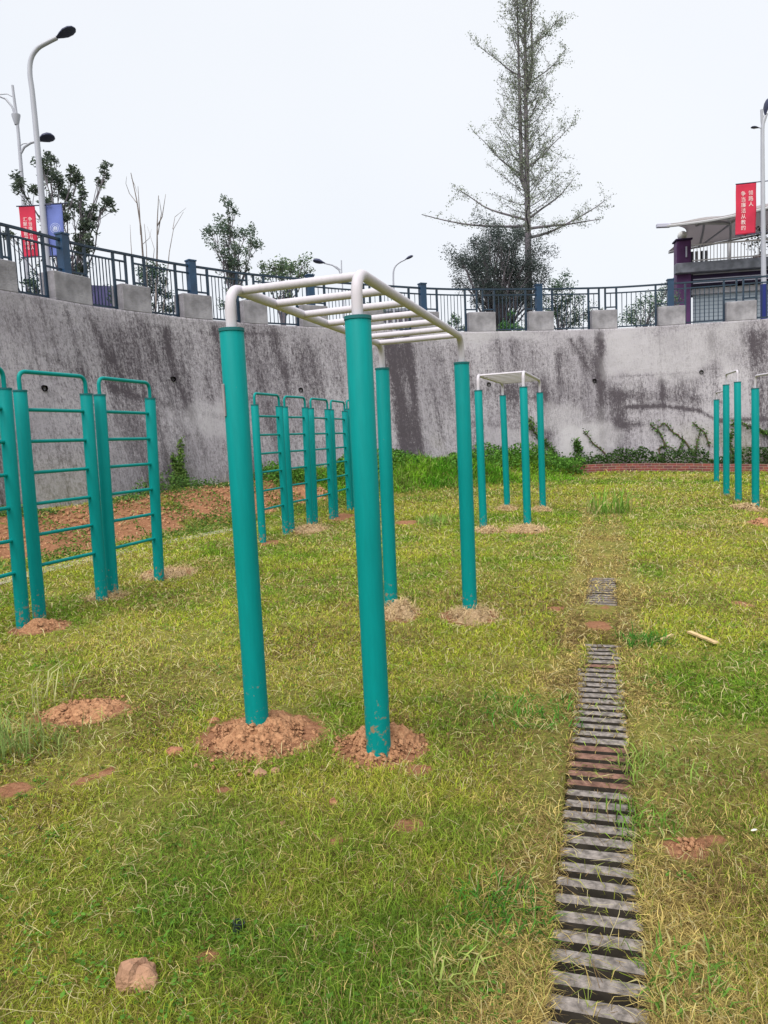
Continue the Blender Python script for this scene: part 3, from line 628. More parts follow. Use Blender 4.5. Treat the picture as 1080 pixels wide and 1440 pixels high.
def pullup(pa, pb, label, up_=.2, s=1.0):
    c = (pa[0]+pb[0])/2; root = empty('pull_up_bar', (c[0], c[1], float(hz(c[0], c[1])))); tag(root, label, 'pull-up bar', 'pull-up bars at the right side of the lawn'); loc = Vector(root.location)
    steel_post(*pa, .0585, root); steel_post(*pb, .0585, root)
    a0 = Vector(pa[1])-Vector((0, 0, .03)); b0 = Vector(pb[1])-Vector((0, 0, .03)); a1 = a0+Vector((0, 0, up_+.03)); b1 = b0+Vector((0, 0, up_+.03))
    mb = MB(); mb.tube([v-loc for v in [a0]+arc_path(a0, a1, b1, .06)+arc_path(a1, b1, b0, .06)+[b0]], .019, 12); mb.build('bar', M['white_pipe'], root, True)
pA = pp4(1021, 541, 1021.5, 697); pB = pp4(1037, 537, 1038.5, 706); pullup(pB, pA, 'tallest pull-up bar, the middle one of the group at the right')
pC = pp4(1062, 546, 1062.5, 716); e = pC[0]+np.array([-.12, -1.25, 0]); e[0] = pC[0][0]-.02; pD = (e, e+(pC[1]-pC[0])); pullup(pC, pD, 'nearest pull-up bar, cut off by the right edge of the picture')
pE = pp4(1007.5, 562, 1007.5, 678); dd = pE[0]*(1.0); g = np.array([pA[0][0], pA[0][1], 0])*(pE[0][1]-1.25)/pA[0][1]; g[2] = float(hz(g[0], g[1])); pF = (g, g+(pE[1]-pE[0])); pullup(pE, pF, 'farthest and lowest pull-up bar, left of the others', .16)

def blades(X, Y, Z, L, W, lean, col, bend=.5, name='grass', straw=None):
    n = len(X); ph = RNG.uniform(0, 2*np.pi, n); ph2 = ph+RNG.normal(0, bend, n); th1 = lean; th2 = np.clip(lean+RNG.uniform(.1, 1.3, n), 0, 2.1)
    d1 = np.c_[np.sin(th1)*np.cos(ph), np.sin(th1)*np.sin(ph), np.cos(th1)]; d2 = np.c_[np.sin(th2)*np.cos(ph2), np.sin(th2)*np.sin(ph2), np.cos(th2)]
    P0 = np.c_[X, Y, Z]; P1 = P0+d1*(L*.5)[:, None]; P2 = P1+d2*(L*.5)[:, None]
    P2[:, 2] = np.maximum(P2[:, 2], Z+.004)
    a = ph+RNG.uniform(.9, 2.2, n); s = np.c_[np.cos(a), np.sin(a), RNG.uniform(-.3, .3, n)]*(W/2)[:, None]
    V = np.stack([P0-s*.8, P0+s*.8, P1+s, P1-s, P2], 1).reshape(-1, 3); b = np.arange(n)[:, None]*5
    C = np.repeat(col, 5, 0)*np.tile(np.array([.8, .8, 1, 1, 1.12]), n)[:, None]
    return V, b+np.array([[0, 1, 2, 3]]), b+np.array([[3, 2, 4]]), C
# ================================================================== DUG SOIL MOUNDS, STONES
def mound(cx, cy, rx, ry, h, label, m='soil', rz=0, seed=0, clods=60, hole=None, name='soil_mound'):
    n = 34; rr = np.linspace(0, 1, n); th = np.linspace(0, 2*np.pi, 72, endpoint=False); Rr, Th = np.meshgrid(rr, th, indexing='ij')
    edge = 1+.28*(fbm(np.cos(Th)*1.6+seed*3, np.sin(Th)*1.6+seed, 12+seed, 3)-.5)*2
    X = cx+Rr*edge*rx*np.cos(Th); Y = cy+Rr*edge*ry*np.sin(Th)
    prof = (1-sm(.15, 1.0, Rr)); Z0 = hz(X, Y)
    Z = Z0 - .012 + (h+.012)*prof + .045*h/.07*(fbm(X*13, Y*13, 5+seed, 5)-.5)*2*(1-sm(.75, 1, Rr)) + .02*np.abs(fbm(X*45, Y*45, 3+seed, 2)-.5)*(1-sm(.8, 1, Rr))
    idx = np.arange(n*72).reshape(n, 72); q = np.stack([idx[:-1], idx[1:], np.roll(idx, -1, 1)[1:], np.roll(idx, -1, 1)[:-1]], -1).reshape(-1, 4)
    V = np.c_[X.ravel(), Y.ravel(), Z.ravel()]; faces = [q]
    Vs = [V]; tri = []; b = len(V)
    for k in range(clods):                                # loose crumbs of the same soil
        a = RNG.uniform(0, 6.28); r_ = RNG.uniform(.1, 1.25)**.8*(1.35 if RNG.random() < .15 else 1); x = cx+r_*rx*math.cos(a); y = cy+r_*ry*math.sin(a)
        s_ = RNG.uniform(.003, .011)*(1.7 if RNG.random() < .12 else 1)*max(1, math.hypot(cx, cy)/5); z = float(hz(x, y))+h*float(1-sm(.15, 1, r_))+s_*.3
        O = np.array([[1, 0, 0], [-1, 0, 0], [0, 1, 0], [0, -1, 0], [0, 0, .8], [0, 0, -.8], [.7, .7, .3], [-.6, .6, -.3], [.6, -.7, -.2], [-.7, -.6, .35]])*s_*RNG.uniform(.7, 1.3, (10, 3))
        Vs.append(O+[x, y, z]); tri += [[b+i for i in f] for f in ((4, 0, 6), (4, 6, 2), (4, 2, 1), (4, 1, 9), (4, 9, 3), (4, 3, 0), (5, 6, 0), (5, 2, 6), (5, 7, 2), (5, 1, 7), (5, 9, 1), (5, 3, 8), (5, 0, 8), (0, 3, 8), (1, 2, 7), (1, 3, 9))]; b += 10
    faces.append(np.array(tri)) if tri else None
    o = npmesh(name, np.vstack(Vs), faces, M[m], smooth=False)
    if m == 'soil_straw':                                 # dead grass lying over the heap
        k = 420; a = RNG.uniform(0, 6.28, k); q_ = RNG.random(k)**.5*1.1; x = cx+q_*rx*np.cos(a); y = cy+q_*ry*np.sin(a); z = hz(x, y)+h*(1-sm(.15, 1, q_)); d_ = math.hypot(cx, cy)
        V, Q, T, C_ = blades(x, y, z, RNG.uniform(.05, .13, k), np.full(k, max(.004, .001*d_)), RNG.uniform(.5, 1.5, k), np.array([.66, .50, .28])*RNG.uniform(.6, 1.2, (k, 1)), .8); npmesh('dead_grass', V, [Q, T], M['blade'], o, col=C_)
    return tag(o, label, 'soil mound', 'heaps of dug soil at the post feet')
mounds = []
def mnd(px, py, a, b, h, label, m='soil', seed=0, clods=60):
    p = gnd(px, py); rx = abs(gnd(px+a, py)[0]-p[0]); y1 = gnd(px, py-b)[1]; y2 = gnd(px, py+b)[1]
    mounds.append((p[0], (y1+y2)/2, rx, (y1-y2)/2)); return mound(p[0], (y1+y2)/2, rx, (y1-y2)/2, h, label, m, seed=seed, clods=clods)
mnd(366, 1038, 80, 33, .085, 'large heap of crumbly red-brown soil around the foot of the big left post', seed=1, clods=700)
mnd(537, 1052, 64, 29, .085, 'heap of crumbly red-brown soil around the foot of the big middle post', seed=2, clods=600)
mnd(563, 864, 27, 13, .09, 'small straw covered soil heap just right of the big middle post', 'soil_straw', 3, 90)
mnd(664, 869, 42, 12, .07, 'straw covered soil heap at the foot of the right near post', 'soil_straw', 4, 110)
mnd(115, 1003, 62, 19, .05, 'wide low patch of bare dug soil beside the tall grass at the left', seed=5, clods=350)
mnd(58, 884, 34, 10, .06, 'red soil heap at the feet of the nearest wall bars at the left edge', seed=6, clods=70)
mnd(150, 841, 26, 5, .04, 'thin soil heap between the second and third wall bars', 'soil_straw', 7, 40)
mnd(236, 808, 36, 8, .05, 'sandy pale soil heap at the right foot of the third wall bars', 'soil_straw', 8, 60)
mnd(436, 745, 26, 5, .06, 'soil heap at the feet of the second far wall bars', 'soil_straw', 9, 40)
mnd(685, 747, 18, 4, .05, 'small soil heap at the left front post of the far climbing frame', 'soil_straw', 10, 30)
mnd(741, 746, 33, 5, .07, 'pale soil heap at the right front post of the far climbing frame', 'soil_straw', 11, 40)
mnd(713, 716, 14, 3, .05, 'small soil heap at the rear left post of the far climbing frame', 'soil_straw', 12, 20)
mnd(762, 718, 13, 3, .05, 'small soil heap at the rear right post of the far climbing frame', 'soil_straw', 13, 20)
mnd(1052, 717, 20, 5, .08, 'sandy heap at the foot of the nearest pull-up bar', 'soil_straw', 14, 30)
mnd(1074, 738, 13, 6, .08, 'small brown soil heap at the right picture edge in front of the pull-up bars', 'soil', 15, 30)
mnd(967, 1194, 30, 16, .02, 'small bare patch of loose soil right of the drain', 'soil', 16, 70)
def stone(px, py, wpx, hpx, label, m, seed, name='stone', cat='stone', flat=.8, outline=None):
    p = gnd(px, py); k = abs(gnd(px+wpx/2, py)[0]-p[0]); rs = np.random.default_rng(seed)
    mb = MB(); n, l = 20, 12; ph = rs.uniform(0, 6, 6); planes = [Vector((rs.uniform(-1, 1), rs.uniform(-1, 1), rs.uniform(-.2, 1))).normalized() for _ in range(9)]; pd = [rs.uniform(.66, .92) for _ in planes]
    vs_ = []
    for i in range(l+1):
        a = math.pi*i/l
        for j in range(n):
            b = 2*math.pi*j/n; d = Vector((math.sin(a)*math.cos(b), math.sin(a)*math.sin(b), math.cos(a))); r_ = 1.0
            for pl_, q in zip(planes, pd):
                c = d.dot(pl_)
                if c > .05: r_ = min(r_, q/c)
            r_ += .03*math.sin(7*b+ph[0])*math.sin(5*a+ph[1])+.02*math.sin(13*b+ph[2]+4*a)
            if outline: r_ *= outline(b, a)
            vs_.append((d.x*r_*k, d.y*r_*k*.8, d.z*r_*k*flat))
    fs = [(i*n+j, i*n+(j+1) % n, i*n+n+(j+1) % n, i*n+n+j)[::-1] for i in range(l) for j in range(n)]
    mb.add(vs_, fs); o = mb.build(name, M[m], None, False); o.location = (p[0], p[1], p[2]+k*flat*.42); return tag(o, label, cat, 'loose stones and clods on the lawn')
stone(197, 1384, 66, 38, 'largest sandstone coloured rock lying in the grass near the bottom left', 'rock', 5, flat=.62, outline=lambda b, a: 1.0+(.42*math.exp(-((a-.35)/.45)**2)*(math.cos(b-2.9) > -.1)-.12*math.exp(-((b-.3)/.5)**2)*(a < 1.2)))
stone(366, 1090, 20, 14, 'small pale stone in front of the left soil heap', 'rock', 9, flat=.75)
stone(388, 1086, 15, 12, 'small pale stone just right of another in front of the left soil heap', 'rock', 12, flat=.75)
stone(350, 1086, 9, 7, 'tiny pale stone, leftmost of the three by the left soil heap', 'rock', 13, flat=.75)
stone(470, 1132, 16, 14, 'lone brownish stone in the grass below and between the two soil heaps', 'clod', 15, flat=.9)
stone(246, 1059, 27, 15, 'rounded red clod left of the left soil heap', 'clod', 18, flat=.55)
stone(301, 1016, 17, 9, 'red clod behind the left edge of the left soil heap', 'clod', 21, flat=.6)
stone(472, 1056, 14, 10, 'clod between the two near soil heaps', 'clod', 25, flat=.6)
stone(398, 1160, 13, 8, 'small grey stone half sunk in the grass in the foreground', 'rock', 27, flat=.6)

# ================================================================== DRAIN GRATES
secs = [(.72+.45*k, 5) for k in range(10)] + [(6.42, 5), (6.9, 5), (7.36, 3)]
glab = ['below the bottom edge of the picture', 'lowest in the picture at the bottom edge', 'second from the bottom of the picture', 'third from the bottom, with a dry stalk lying across it', 'fourth from the bottom with a weed on its left edge', 'below the red stained one', 'stained red by soil', 'just beyond the red stained one',
        'narrowing behind the soil stained stretch', 'partly silted, near the upper end of the long run', 'last of the long run before the overgrown gap', 'first after the overgrown gap, mostly buried', 'second after the overgrown gap', 'farthest visible, nearly buried in grass']
for si, (v0, ns_) in enumerate(secs):
    c = uv2xy(UC, v0+.09*ns_/2); root = empty('drain_grate', (c[0], c[1], 0), math.atan2(DU[1], DU[0]))
    tag(root, 'dark concrete drain grate section '+glab[min(si, 13)], 'drain grate', 'concrete grates of the drain channel')
    red = si in (5, ); buried = si >= 10
    for k in range(ns_):
        y = (k+.5-ns_/2)*.09; mb = MB(); jw = random.uniform(-.006, .006); L_ = UW*2-.01
        mb.box((random.uniform(-.004, .004), y, -.033+(-.012 if buried else 0)), (L_, .047+jw, .066), random.uniform(-.02, .02), .006)
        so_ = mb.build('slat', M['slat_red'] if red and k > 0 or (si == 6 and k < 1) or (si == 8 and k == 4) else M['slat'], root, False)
        so_.data.materials.append(M['slat_dark'])       # near-black sides put the shade of the slots into the colour
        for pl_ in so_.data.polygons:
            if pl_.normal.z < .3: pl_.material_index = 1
    for sx in (-1, 1):
        mb = MB(); mb.box((sx*(UW-.012), 0, -.058), (.018, .09*ns_-.006, .026)); mb.build('side_beam', M['slat'], root)

# ================================================================== GRASS
def lawn_col(X, Y, n):
    g = fbm(X*.55, Y*.55, 101, 4); g2 = fbm(X*2.6, Y*2.6, 111, 3); U = X*DU[0]+Y*DU[1]; V_ = X*DVX[0]+Y*DVX[1]
    dr = np.exp(-((np.abs(U-UC)-.20)/(.08+.14*vn(V_*1.7, U*0, 191)))**2)*(V_ < 14) + .9*np.exp(-((U-UC)/.22)**2)*sm(5, 5.6, V_)*(1-sm(10, 13, V_))
    t = np.clip((g-.5)*3.0+(g2-.5)*2.2+.36+.32*sm(3.0, 8, Y) - .12*sm(9, 16, Y), 0, 1)     # 0 deep green ... 1 yellow green
    deep = np.array([.155, .285, .028]); yel = np.array([.41, .45, .05]); lt = np.array([.27, .42, .04]); straw = np.array([.60, .47, .17]); brn = np.array([.23, .155, .07])
    c = deep*(1-t)[:, None]+yel*t[:, None]
    nr = (1-sm(2.2, 5.5, Y))[:, None]; c = c*(1-nr)+nr*(c*np.array([.82, .80, .85])+np.array([.012, .008, .006]))
    r_ = RNG.random(n); c = np.where((r_ < .16-.08*nr[:, 0])[:, None], lt, c)
    ps = .06+.14*t+.70*dr+.30*sm(.50, .68, fbm(X*.9, Y*.9, 131, 3)); q = RNG.random(n); c = np.where((q < ps)[:, None], straw*RNG.uniform(.6, 1.05, (n, 1)), c)
    bp = sm(.50, .68, fbm(X*1.3+7, Y*1.3, 141, 4))*(1-sm(4, 9, Y)*.7); q = RNG.random(n); c = np.where((q < .07+.12*dr+.42*bp)[:, None], brn, c)
    return c*RNG.uniform(.45, 1.5, (n, 1)), dr, t
N = 1250000
uu = RNG.random(N); d0, d1_ = 1.15, 27.0; e = .50; dist = (d0**e+uu*(d1_**e-d0**e))**(1/e)
ang = RNG.uniform(-.66, .66, N)
X = dist*np.sin(ang); Y = dist*np.cos(ang)
D, S = wall_dist(X, Y)
Uq = X*DU[0]+Y*DU[1]; Vq = X*DVX[0]+Y*DVX[1]
sa_ = np.maximum(np.maximum(soil_at(X, Y), bank_soil(X, Y)*1.1), strip_soil(X, Y)*.75)
ondr = (np.abs(Uq-UC) < UW+.03*(1-sm(2.5, 4.5, Vq))-.05*vn(Vq*6, np.sign(Uq-UC)*3, 195)-.02*RNG.random(N)) & ((Vq < 5.28) | ((Vq > 6.42) & (Vq < 7.65)))
keep = (D > .02) & (sa_+.35*(fbm(X*9, Y*9, 17, 3)-.5) < RNG.uniform(.25, .75, N)) & ~(ondr & (RNG.random(N) > np.where(Vq > 6, .6, .03)))
thin = sm(.60, .75, fbm(X*1.7, Y*1.7, 151, 3)); keep &= RNG.random(N) > thin*.55
for cx, cy, rx, ry in mounds: keep &= ~((((X-cx)/rx)**2+((Y-cy)/ry)**2 < .55) | ((((X-cx)/rx)**2+((Y-cy)/ry)**2 < 1.1) & (RNG.random(N) < .75)))
keep &= ~(np.hypot(X-pl[2][0], Y-pl[2][1]) < 0)
X, Y, D, S, Uq, Vq, dist = [q[keep] for q in (X, Y, D, S, Uq, Vq, dist)]; n = len(X); Z = hz(X, Y)
col, dr, t_ = lawn_col(X, Y, n)
tall = .75+.9*fbm(X*1.1, Y*1.1, 161, 3)+.8*sm(.6, .75, fbm(X*.8+9, Y*.8, 171, 2))
bankg = (1-sm(1.6, 2.4, D))*sm(SC-.5, SC+.8, S)*(1-sm(SE-.8, SE+.2, S))
L = RNG.uniform(.012, .042, n)*tall*(1+1.9*bankg)*(1+.04*dist); W = np.maximum(.0018, .00095*dist**.97)*RNG.uniform(.7, 1.3, n)
lean = np.clip(RNG.normal(.98, .40, n), .05, 1.5); lean = np.where(dr > .5, np.clip(lean+.35, 0, 1.5), lean)*(1-.35*bankg)
col = np.where((bankg > .4)[:, None], col*np.array([.62, 1.0, .75]), col)
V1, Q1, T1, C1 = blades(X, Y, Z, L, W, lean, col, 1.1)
# long dry stalks and runners lying on the lawn
n2 = 42000; uu = RNG.random(n2); dist = (d0**.8+uu*(22**.8-d0**.8))**(1/.8); ang = RNG.uniform(-.66, .66, n2); X = dist*np.sin(ang); Y = dist*np.cos(ang)
D, S = wall_dist(X, Y); Uq = X*DU[0]+Y*DU[1]; kp = (D > .3) & (soil_at(X, Y) < .7) & ((np.abs(Uq-UC) > UW) | (RNG.random(n2) < .25)); X, Y, dist = X[kp], Y[kp], dist[kp]; n2 = len(X)
c2 = np.where((RNG.random(n2) < .6)[:, None], np.array([.60, .53, .28]), np.array([.36, .40, .11]))*RNG.uniform(.7, 1.2, (n2, 1))
V2, Q2, T2, C2 = blades(X, Y, hz(X, Y)+.012, RNG.uniform(.03, .10, n2)*(1+.06*dist), np.maximum(.0013, .0009*dist), np.clip(RNG.normal(1.15, .25, n2), .4, 1.5), c2, .8)
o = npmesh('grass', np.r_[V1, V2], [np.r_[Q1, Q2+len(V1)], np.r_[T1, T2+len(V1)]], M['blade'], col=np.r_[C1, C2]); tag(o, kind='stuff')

n3 = 2600; dw = (1.2**.6+RNG.random(n3)*(13**.6-1.2**.6))**(1/.6); aw = RNG.uniform(-.62, .62, n3); X = dw*np.sin(aw); Y = dw*np.cos(aw); Uq = X*DU[0]+Y*DU[1]
kp = (np.abs(Uq-UC) > UW+.06) & (fbm(X*1.2+3, Y*1.2, 401, 3) > .50) & (soil_at(X, Y) < .4); X, Y, dw = X[kp], Y[kp], dw[kp]; n3 = len(X); kk_ = 9
cc_ = np.repeat(np.c_[X, Y, hz(X, Y)], kk_, 0)+np.c_[RNG.normal(0, .018, (n3*kk_, 2)), RNG.uniform(.008, .03, n3*kk_)]; aa = RNG.uniform(0, 6.28, n3*kk_); el_ = RNG.uniform(-.1, .6, n3*kk_); ll = RNG.uniform(.012, .024, n3*kk_)[:, None]
dd_ = np.c_[np.cos(el_)*np.cos(aa), np.cos(el_)*np.sin(aa), np.sin(el_)]; sw = np.c_[-np.sin(aa), np.cos(aa), RNG.uniform(-.2, .2, n3*kk_)]*ll*.28
VW = np.stack([cc_-dd_*ll*.5, cc_+sw, cc_+dd_*ll*.5, cc_-sw], 1).reshape(-1, 3); cw_ = np.repeat(np.array([.09, .20, .03])*RNG.uniform(.6, 1.5, (n3*kk_, 1)), 4, 0)
tag(npmesh('lawn_weeds', VW, [np.arange(n3*kk_)[:, None]*4+np.array([[0, 1, 2, 3]])], M['blade'], col=cw_), kind='stuff')
def tuft(px, py, n, hgt, spread, label, green, name='grass_tuft', lean0=.35):
    p = gnd(px, py); X = p[0]+np.clip(RNG.normal(0, spread, n), -1.35*spread, 1.35*spread); Y = p[1]+np.clip(RNG.normal(0, spread, n), -1.35*spread, 1.35*spread); Z = hz(X, Y); d = math.hypot(p[0], p[1])
    L = RNG.uniform(.45, 1.1, n)*hgt; W = np.full(n, max(.005, .0013*d))*RNG.uniform(.7, 1.4, n)
    base = np.array(green); c = base*RNG.uniform(.7, 1.35, (n, 1)); c = np.where((RNG.random(n) < .15)[:, None], np.array([.45, .40, .18]), c)
    V, Q, T, C_ = blades(X-p[0], Y-p[1], Z-p[2], L, W, np.abs(RNG.normal(lean0, .3, n)), c, .3)
    o = npmesh(name, V, [Q, T], M['blade'], col=C_); o.location = tuple(p); tag(o, label, 'grass tuft', 'taller tufts standing out of the lawn')
tuft(22, 1062, 95, .34, .075, 'tall pale green grass tuft at the left edge in front of the bare soil', (.24, .34, .10))
tuft(82, 1052, 60, .22, .09, 'grass tuft with dry blades at the near edge of the bare soil patch', (.24, .30, .09), lean0=.5)
tuft(62, 990, 26, .34, .10, 'tall thin straw stalks behind the left edge of the bare soil patch', (.42, .42, .2), lean0=.3)
tuft(925, 1085, 200, .12, .11, 'green grass tuft right of the drain, in the middle of the right strip', (.20, .30, .06), lean0=.6)
tuft(905, 1160, 130, .10, .08, 'green tuft between the drain and the small soil patch', (.15, .29, .045), lean0=.5)
tuft(905, 905, 160, .16, .10, 'dark green tuft beside the upper drain, left of the wooden stick', (.07, .20, .03), lean0=.7)
tuft(855, 722, 130, .55, .22, 'tall feathery grass clump in line with the drain near the wall', (.20, .36, .06), lean0=.35)
tuft(745, 1005, 260, .13, .16, 'low dark green weed patch left of the drain', (.07, .22, .03), lean0=.9)
tuft(700, 1285, 220, .11, .09, 'low dark green tuft left of the drain in the foreground', (.06, .18, .025), lean0=.8)
tuft(610, 738, 120, .25, .2, 'yellowish tuft in the lawn between the two climbing frames', (.22, .34, .07), lean0=.5)
tuft(975, 1385, 160, .09, .09, 'grass tuft at the bottom right of the picture', (.12, .25, .04), lean0=.7)
tuft(640, 1375, 60, .13, .07, 'pale arching blades at the bottom centre of the picture', (.30, .38, .10), lean0=.8)

# leaves as small folded quads, used by all broad-leaved things
def leaves(Cn, size, col, aspect=.55, droop=0.0, jitter=1.0):
    n = len(Cn); a = RNG.uniform(0, 2*np.pi, n); el = RNG.uniform(-.9, .9, n)-droop
    d = np.c_[np.cos(el)*np.cos(a), np.cos(el)*np.sin(a), np.sin(el)]; r_ = RNG.normal(0, 1, (n, 3)); s = np.cross(d, r_); s /= np.linalg.norm(s, axis=1)[:, None]+1e-9
    L = (size*RNG.uniform(.6, 1.3, n))[:, None]; V = np.stack([Cn-d*L*.5, Cn+s*L*aspect*.5, Cn+d*L*.5, Cn-s*L*aspect*.5], 1).reshape(-1, 3)
    b = np.arange(n)[:, None]*4; return V, b+np.array([[0, 1, 2, 3]]), np.repeat(col, 4, 0)
def leafcol(n, a, b, lo=.65, hi=1.3):
    t = RNG.random((n, 1)); return (np.array(a)*(1-t)+np.array(b)*t)*RNG.uniform(lo, hi, (n, 1))
def leaf_obj(name, Cn, size, ca, cb, parent=None, **k):
    V, Q, C_ = leaves(np.asarray(Cn), size, leafcol(len(Cn), ca, cb), **k); return npmesh(name, V, [Q], M['leaf'], parent, col=C_)

# rubble of red clods on the left bank
n_ = 5200; S_ = RNG.uniform(SA-6, SC+.8, n_); D_ = RNG.uniform(.15, 2.6, n_); x = np.interp(S_, WTs, WT[:, 0])+np.interp(S_, WTs, NRM[:, 0])*(BATTER+D_); y = np.interp(S_, WTs, WT[:, 1])+np.interp(S_, WTs, NRM[:, 1])*(BATTER+D_)
k = bank_soil(x, y) > .3; x, y = x[k], y[k]; n_ = len(x); z = hz(x, y); sz = (.012+.05*RNG.random(n_)**4)[:, None, None]
O = np.array([[1, 0, 0], [-1, 0, 0], [0, 1, 0], [0, -1, 0], [0, 0, .8], [0, 0, -.8]])[None]*sz*RNG.uniform(.6, 1.3, (n_, 6, 3)); V = (O+np.c_[x, y, z+.008][:, None]).reshape(-1, 3)
T = (np.arange(n_)[:, None, None]*6+np.array([[4, 0, 2], [4, 2, 1], [4, 1, 3], [4, 3, 0], [5, 2, 0], [5, 1, 2], [5, 3, 1], [5, 0, 3]])[None]).reshape(-1, 3)
tag(npmesh('soil_rubble', V, [T], M['soil']), kind='stuff')
# ================================================================== BRICK KERB, PLANTS AT THE WALL FOOT
s0 = s_of(788, 662); s1 = WTs[-1]-3; kk = np.arange(s0, s1, .2); V = []; uvk = []
KO = .55
for s in kk:
    n = wn(s); b = wt(s)+n*(BATTER+KO); c_ = wt(s)+n*(BATTER+KO-.12); z = float(hz(b[0], b[1]))
    V += [(*b, z-.1), (*b, z+.235), (*c_, z+.235), (*c_, z-.1)]; uvk += [(s, 0), (s, .325), (s, .40), (s, .7)]
nk = len(kk); q = [(i*4+j, i*4+4+j, i*4+5+j, i*4+1+j) for i in range(nk-1) for j in range(3)]; q += [(0, 1, 2, 3), ((nk-1)*4+3, (nk-1)*4+2, (nk-1)*4+1, (nk-1)*4)]
tag(npmesh('brick_kerb', V, [np.array(q)], M['brick'], uv=np.array(uvk)), 'low red brick kerb running along the foot of the right wall', 'kerb')
# soil fill of the bed behind it
mb = MB()
for a, b in zip(kk[:-1], kk[1:]):
    A = wt(a)+wn(a)*(BATTER+KO-.125); B = wt(b)+wn(b)*(BATTER+KO-.125); C_ = wt(b)+wn(b)*(BATTER-.15); D_ = wt(a)+wn(a)*(BATTER-.15); z = float(hz(*A))+.17
    mb.add([(*A, z), (*B, z), (*C_, z+.04), (*D_, z+.04)], [(0, 1, 2, 3)])
tag(mb.build('planting_bed', M['clod']), kind='structure')
def foot_plants(sa, sb, dmin, dmax, n, h0, size, ca, cb, clump=1.2, zadd=0.0, seed=0, thr=.35):
    s = RNG.uniform(sa, sb, n); dd = RNG.uniform(dmin, dmax, n); hgt = h0*np.clip((fbm(s*clump, dd*clump, 200+seed, 3)-thr)*2.6, 0, 1.4); k = hgt > .03; s, dd, hgt = s[k], dd[k], hgt[k]
    z = RNG.random(len(s))**.8*hgt; off_ = BATTER+dd
    x = np.interp(s, WTs, WT[:, 0])+np.interp(s, WTs, NRM[:, 0])*off_; y = np.interp(s, WTs, WT[:, 1])+np.interp(s, WTs, NRM[:, 1])*off_
    zz = hz(x, y)+zadd+z; return np.c_[x, y, zz]
c = foot_plants(s0+.1, s1, .02, .42, 20000, .36, .07, 0, 0, 1.7, .18, 3, .12); o = leaf_obj('bed_plants', c, .075, (.03, .07, .022), (.085, .15, .045)); tag(o, kind='stuff')
c1 = foot_plants(SC-1.2, s0+.3, -.05, 1.1, 14000, .55, .08, 0, 0, .9, .02, 5, .28); o = leaf_obj('bank_weeds', c1, .085, (.07, .17, .03), (.14, .30, .05)); tag(o, kind='stuff')
c2 = foot_plants(0, SC, -.05, .55, 16000, .40, .06, 0, 0, .9, 0, 7, .42); o = leaf_obj('wall_foot_weeds', c2, .055, (.06, .13, .035), (.13, .24, .06)); tag(o, kind='stuff')
c3 = foot_plants(0, SC+.5, .5, 2.6, 26000, .22, .06, 0, 0, 1.5, 0, 9, .42); o = leaf_obj('bank_ground_cover', c3, .05, (.08, .15, .03), (.18, .28, .06)); tag(o, kind='stuff')

# climbing vines on the wall
def vine(paths, label, rad=.014, leaf_n=60, ls=.07, ca=(.05, .11, .03), cb=(.12, .22, .05), out=.03):
    root = None; mb = MB(); L_ = []
    for path in paths:
        Q = [wall_sz(*a) for a in path]; pts = []
        for (sa, za), (sb, zb) in zip(Q[:-1], Q[1:]):
            for t in np.linspace(0, 1, 5)[:-1]: pts.append((sa+(sb-sa)*t+random.uniform(-.02, .02), za+(zb-za)*t+random.uniform(-.02, .02)))
        pts.append(Q[-1]); W3 = [wall_xyz(s, max(z, .05), out) for s, z in pts]
        if root is None: root = empty('climbing_vine', tuple(W3[0])); tag(root, label, 'vine', 'vines climbing the wall'); loc = Vector(root.location)
        mb.tube([Vector(p)-loc for p in W3], [rad*(1-.6*i/len(W3)) for i in range(len(W3))], 6)
        W3 = np.array(W3); i = RNG.integers(0, len(W3)-1, leaf_n); t = RNG.random((leaf_n, 1)); P_ = W3[i]*(1-t)+W3[i+1]*t; L_.append(P_+RNG.normal(0, ls*.6, (leaf_n, 3))+np.r_[wn(pts[0][0])*ls*.7, 0])
    mb.build('stem', M['vine'], root, True); leaf_obj('leaves', np.vstack(L_)-np.array(loc), ls, ca, cb, root)
vine([[(250, 690), (247, 660), (251, 635), (250, 622)], [(262, 692), (255, 670), (247, 650)], [(240, 690), (243, 665), (237, 640)]], 'narrow bright green creeper climbing the left wall behind the ladder bars', .008, 330, .07, (.06, .14, .03), (.20, .30, .08))
vine([[(852, 640), (835, 622), (820, 604)]], 'short diagonal vine stem on the wall right of the far climbing frame', .024, 50)
vine([[(938, 632), (932, 612), (915, 594)], [(975, 640), (960, 620), (945, 604), (932, 595), (922, 599)]], 'forked vine with arching stems low on the right wall', .026, 80)
vine([[(952, 640), (960, 618)], [(930, 648), (924, 630), (933, 627), (950, 634)]], 'small looped vine above the brick kerb', .022, 60)
vine([[(976, 640), (985, 604)], [(995, 628), (990, 606), (972, 596)]], 'upright vine left of the pull-up bars', .022, 60)
vine([[(1080, 610), (1068, 604), (1045, 596), (1025, 598)], [(1030, 640), (1026, 620), (1029, 604)]], 'leafy vine behind the pull-up bars', .024, 160, .09)
vine([[(798, 655), (785, 640), (770, 628), (757, 612), (746, 600), (744, 590)], [(806, 650), (812, 632), (806, 620)]], 'vine creeping up behind the far climbing frame', .026, 280, .09)
vine([[(640, 655), (650, 628), (655, 605)]], 'thin vine on the wall left of the far climbing frame', .012, 40)

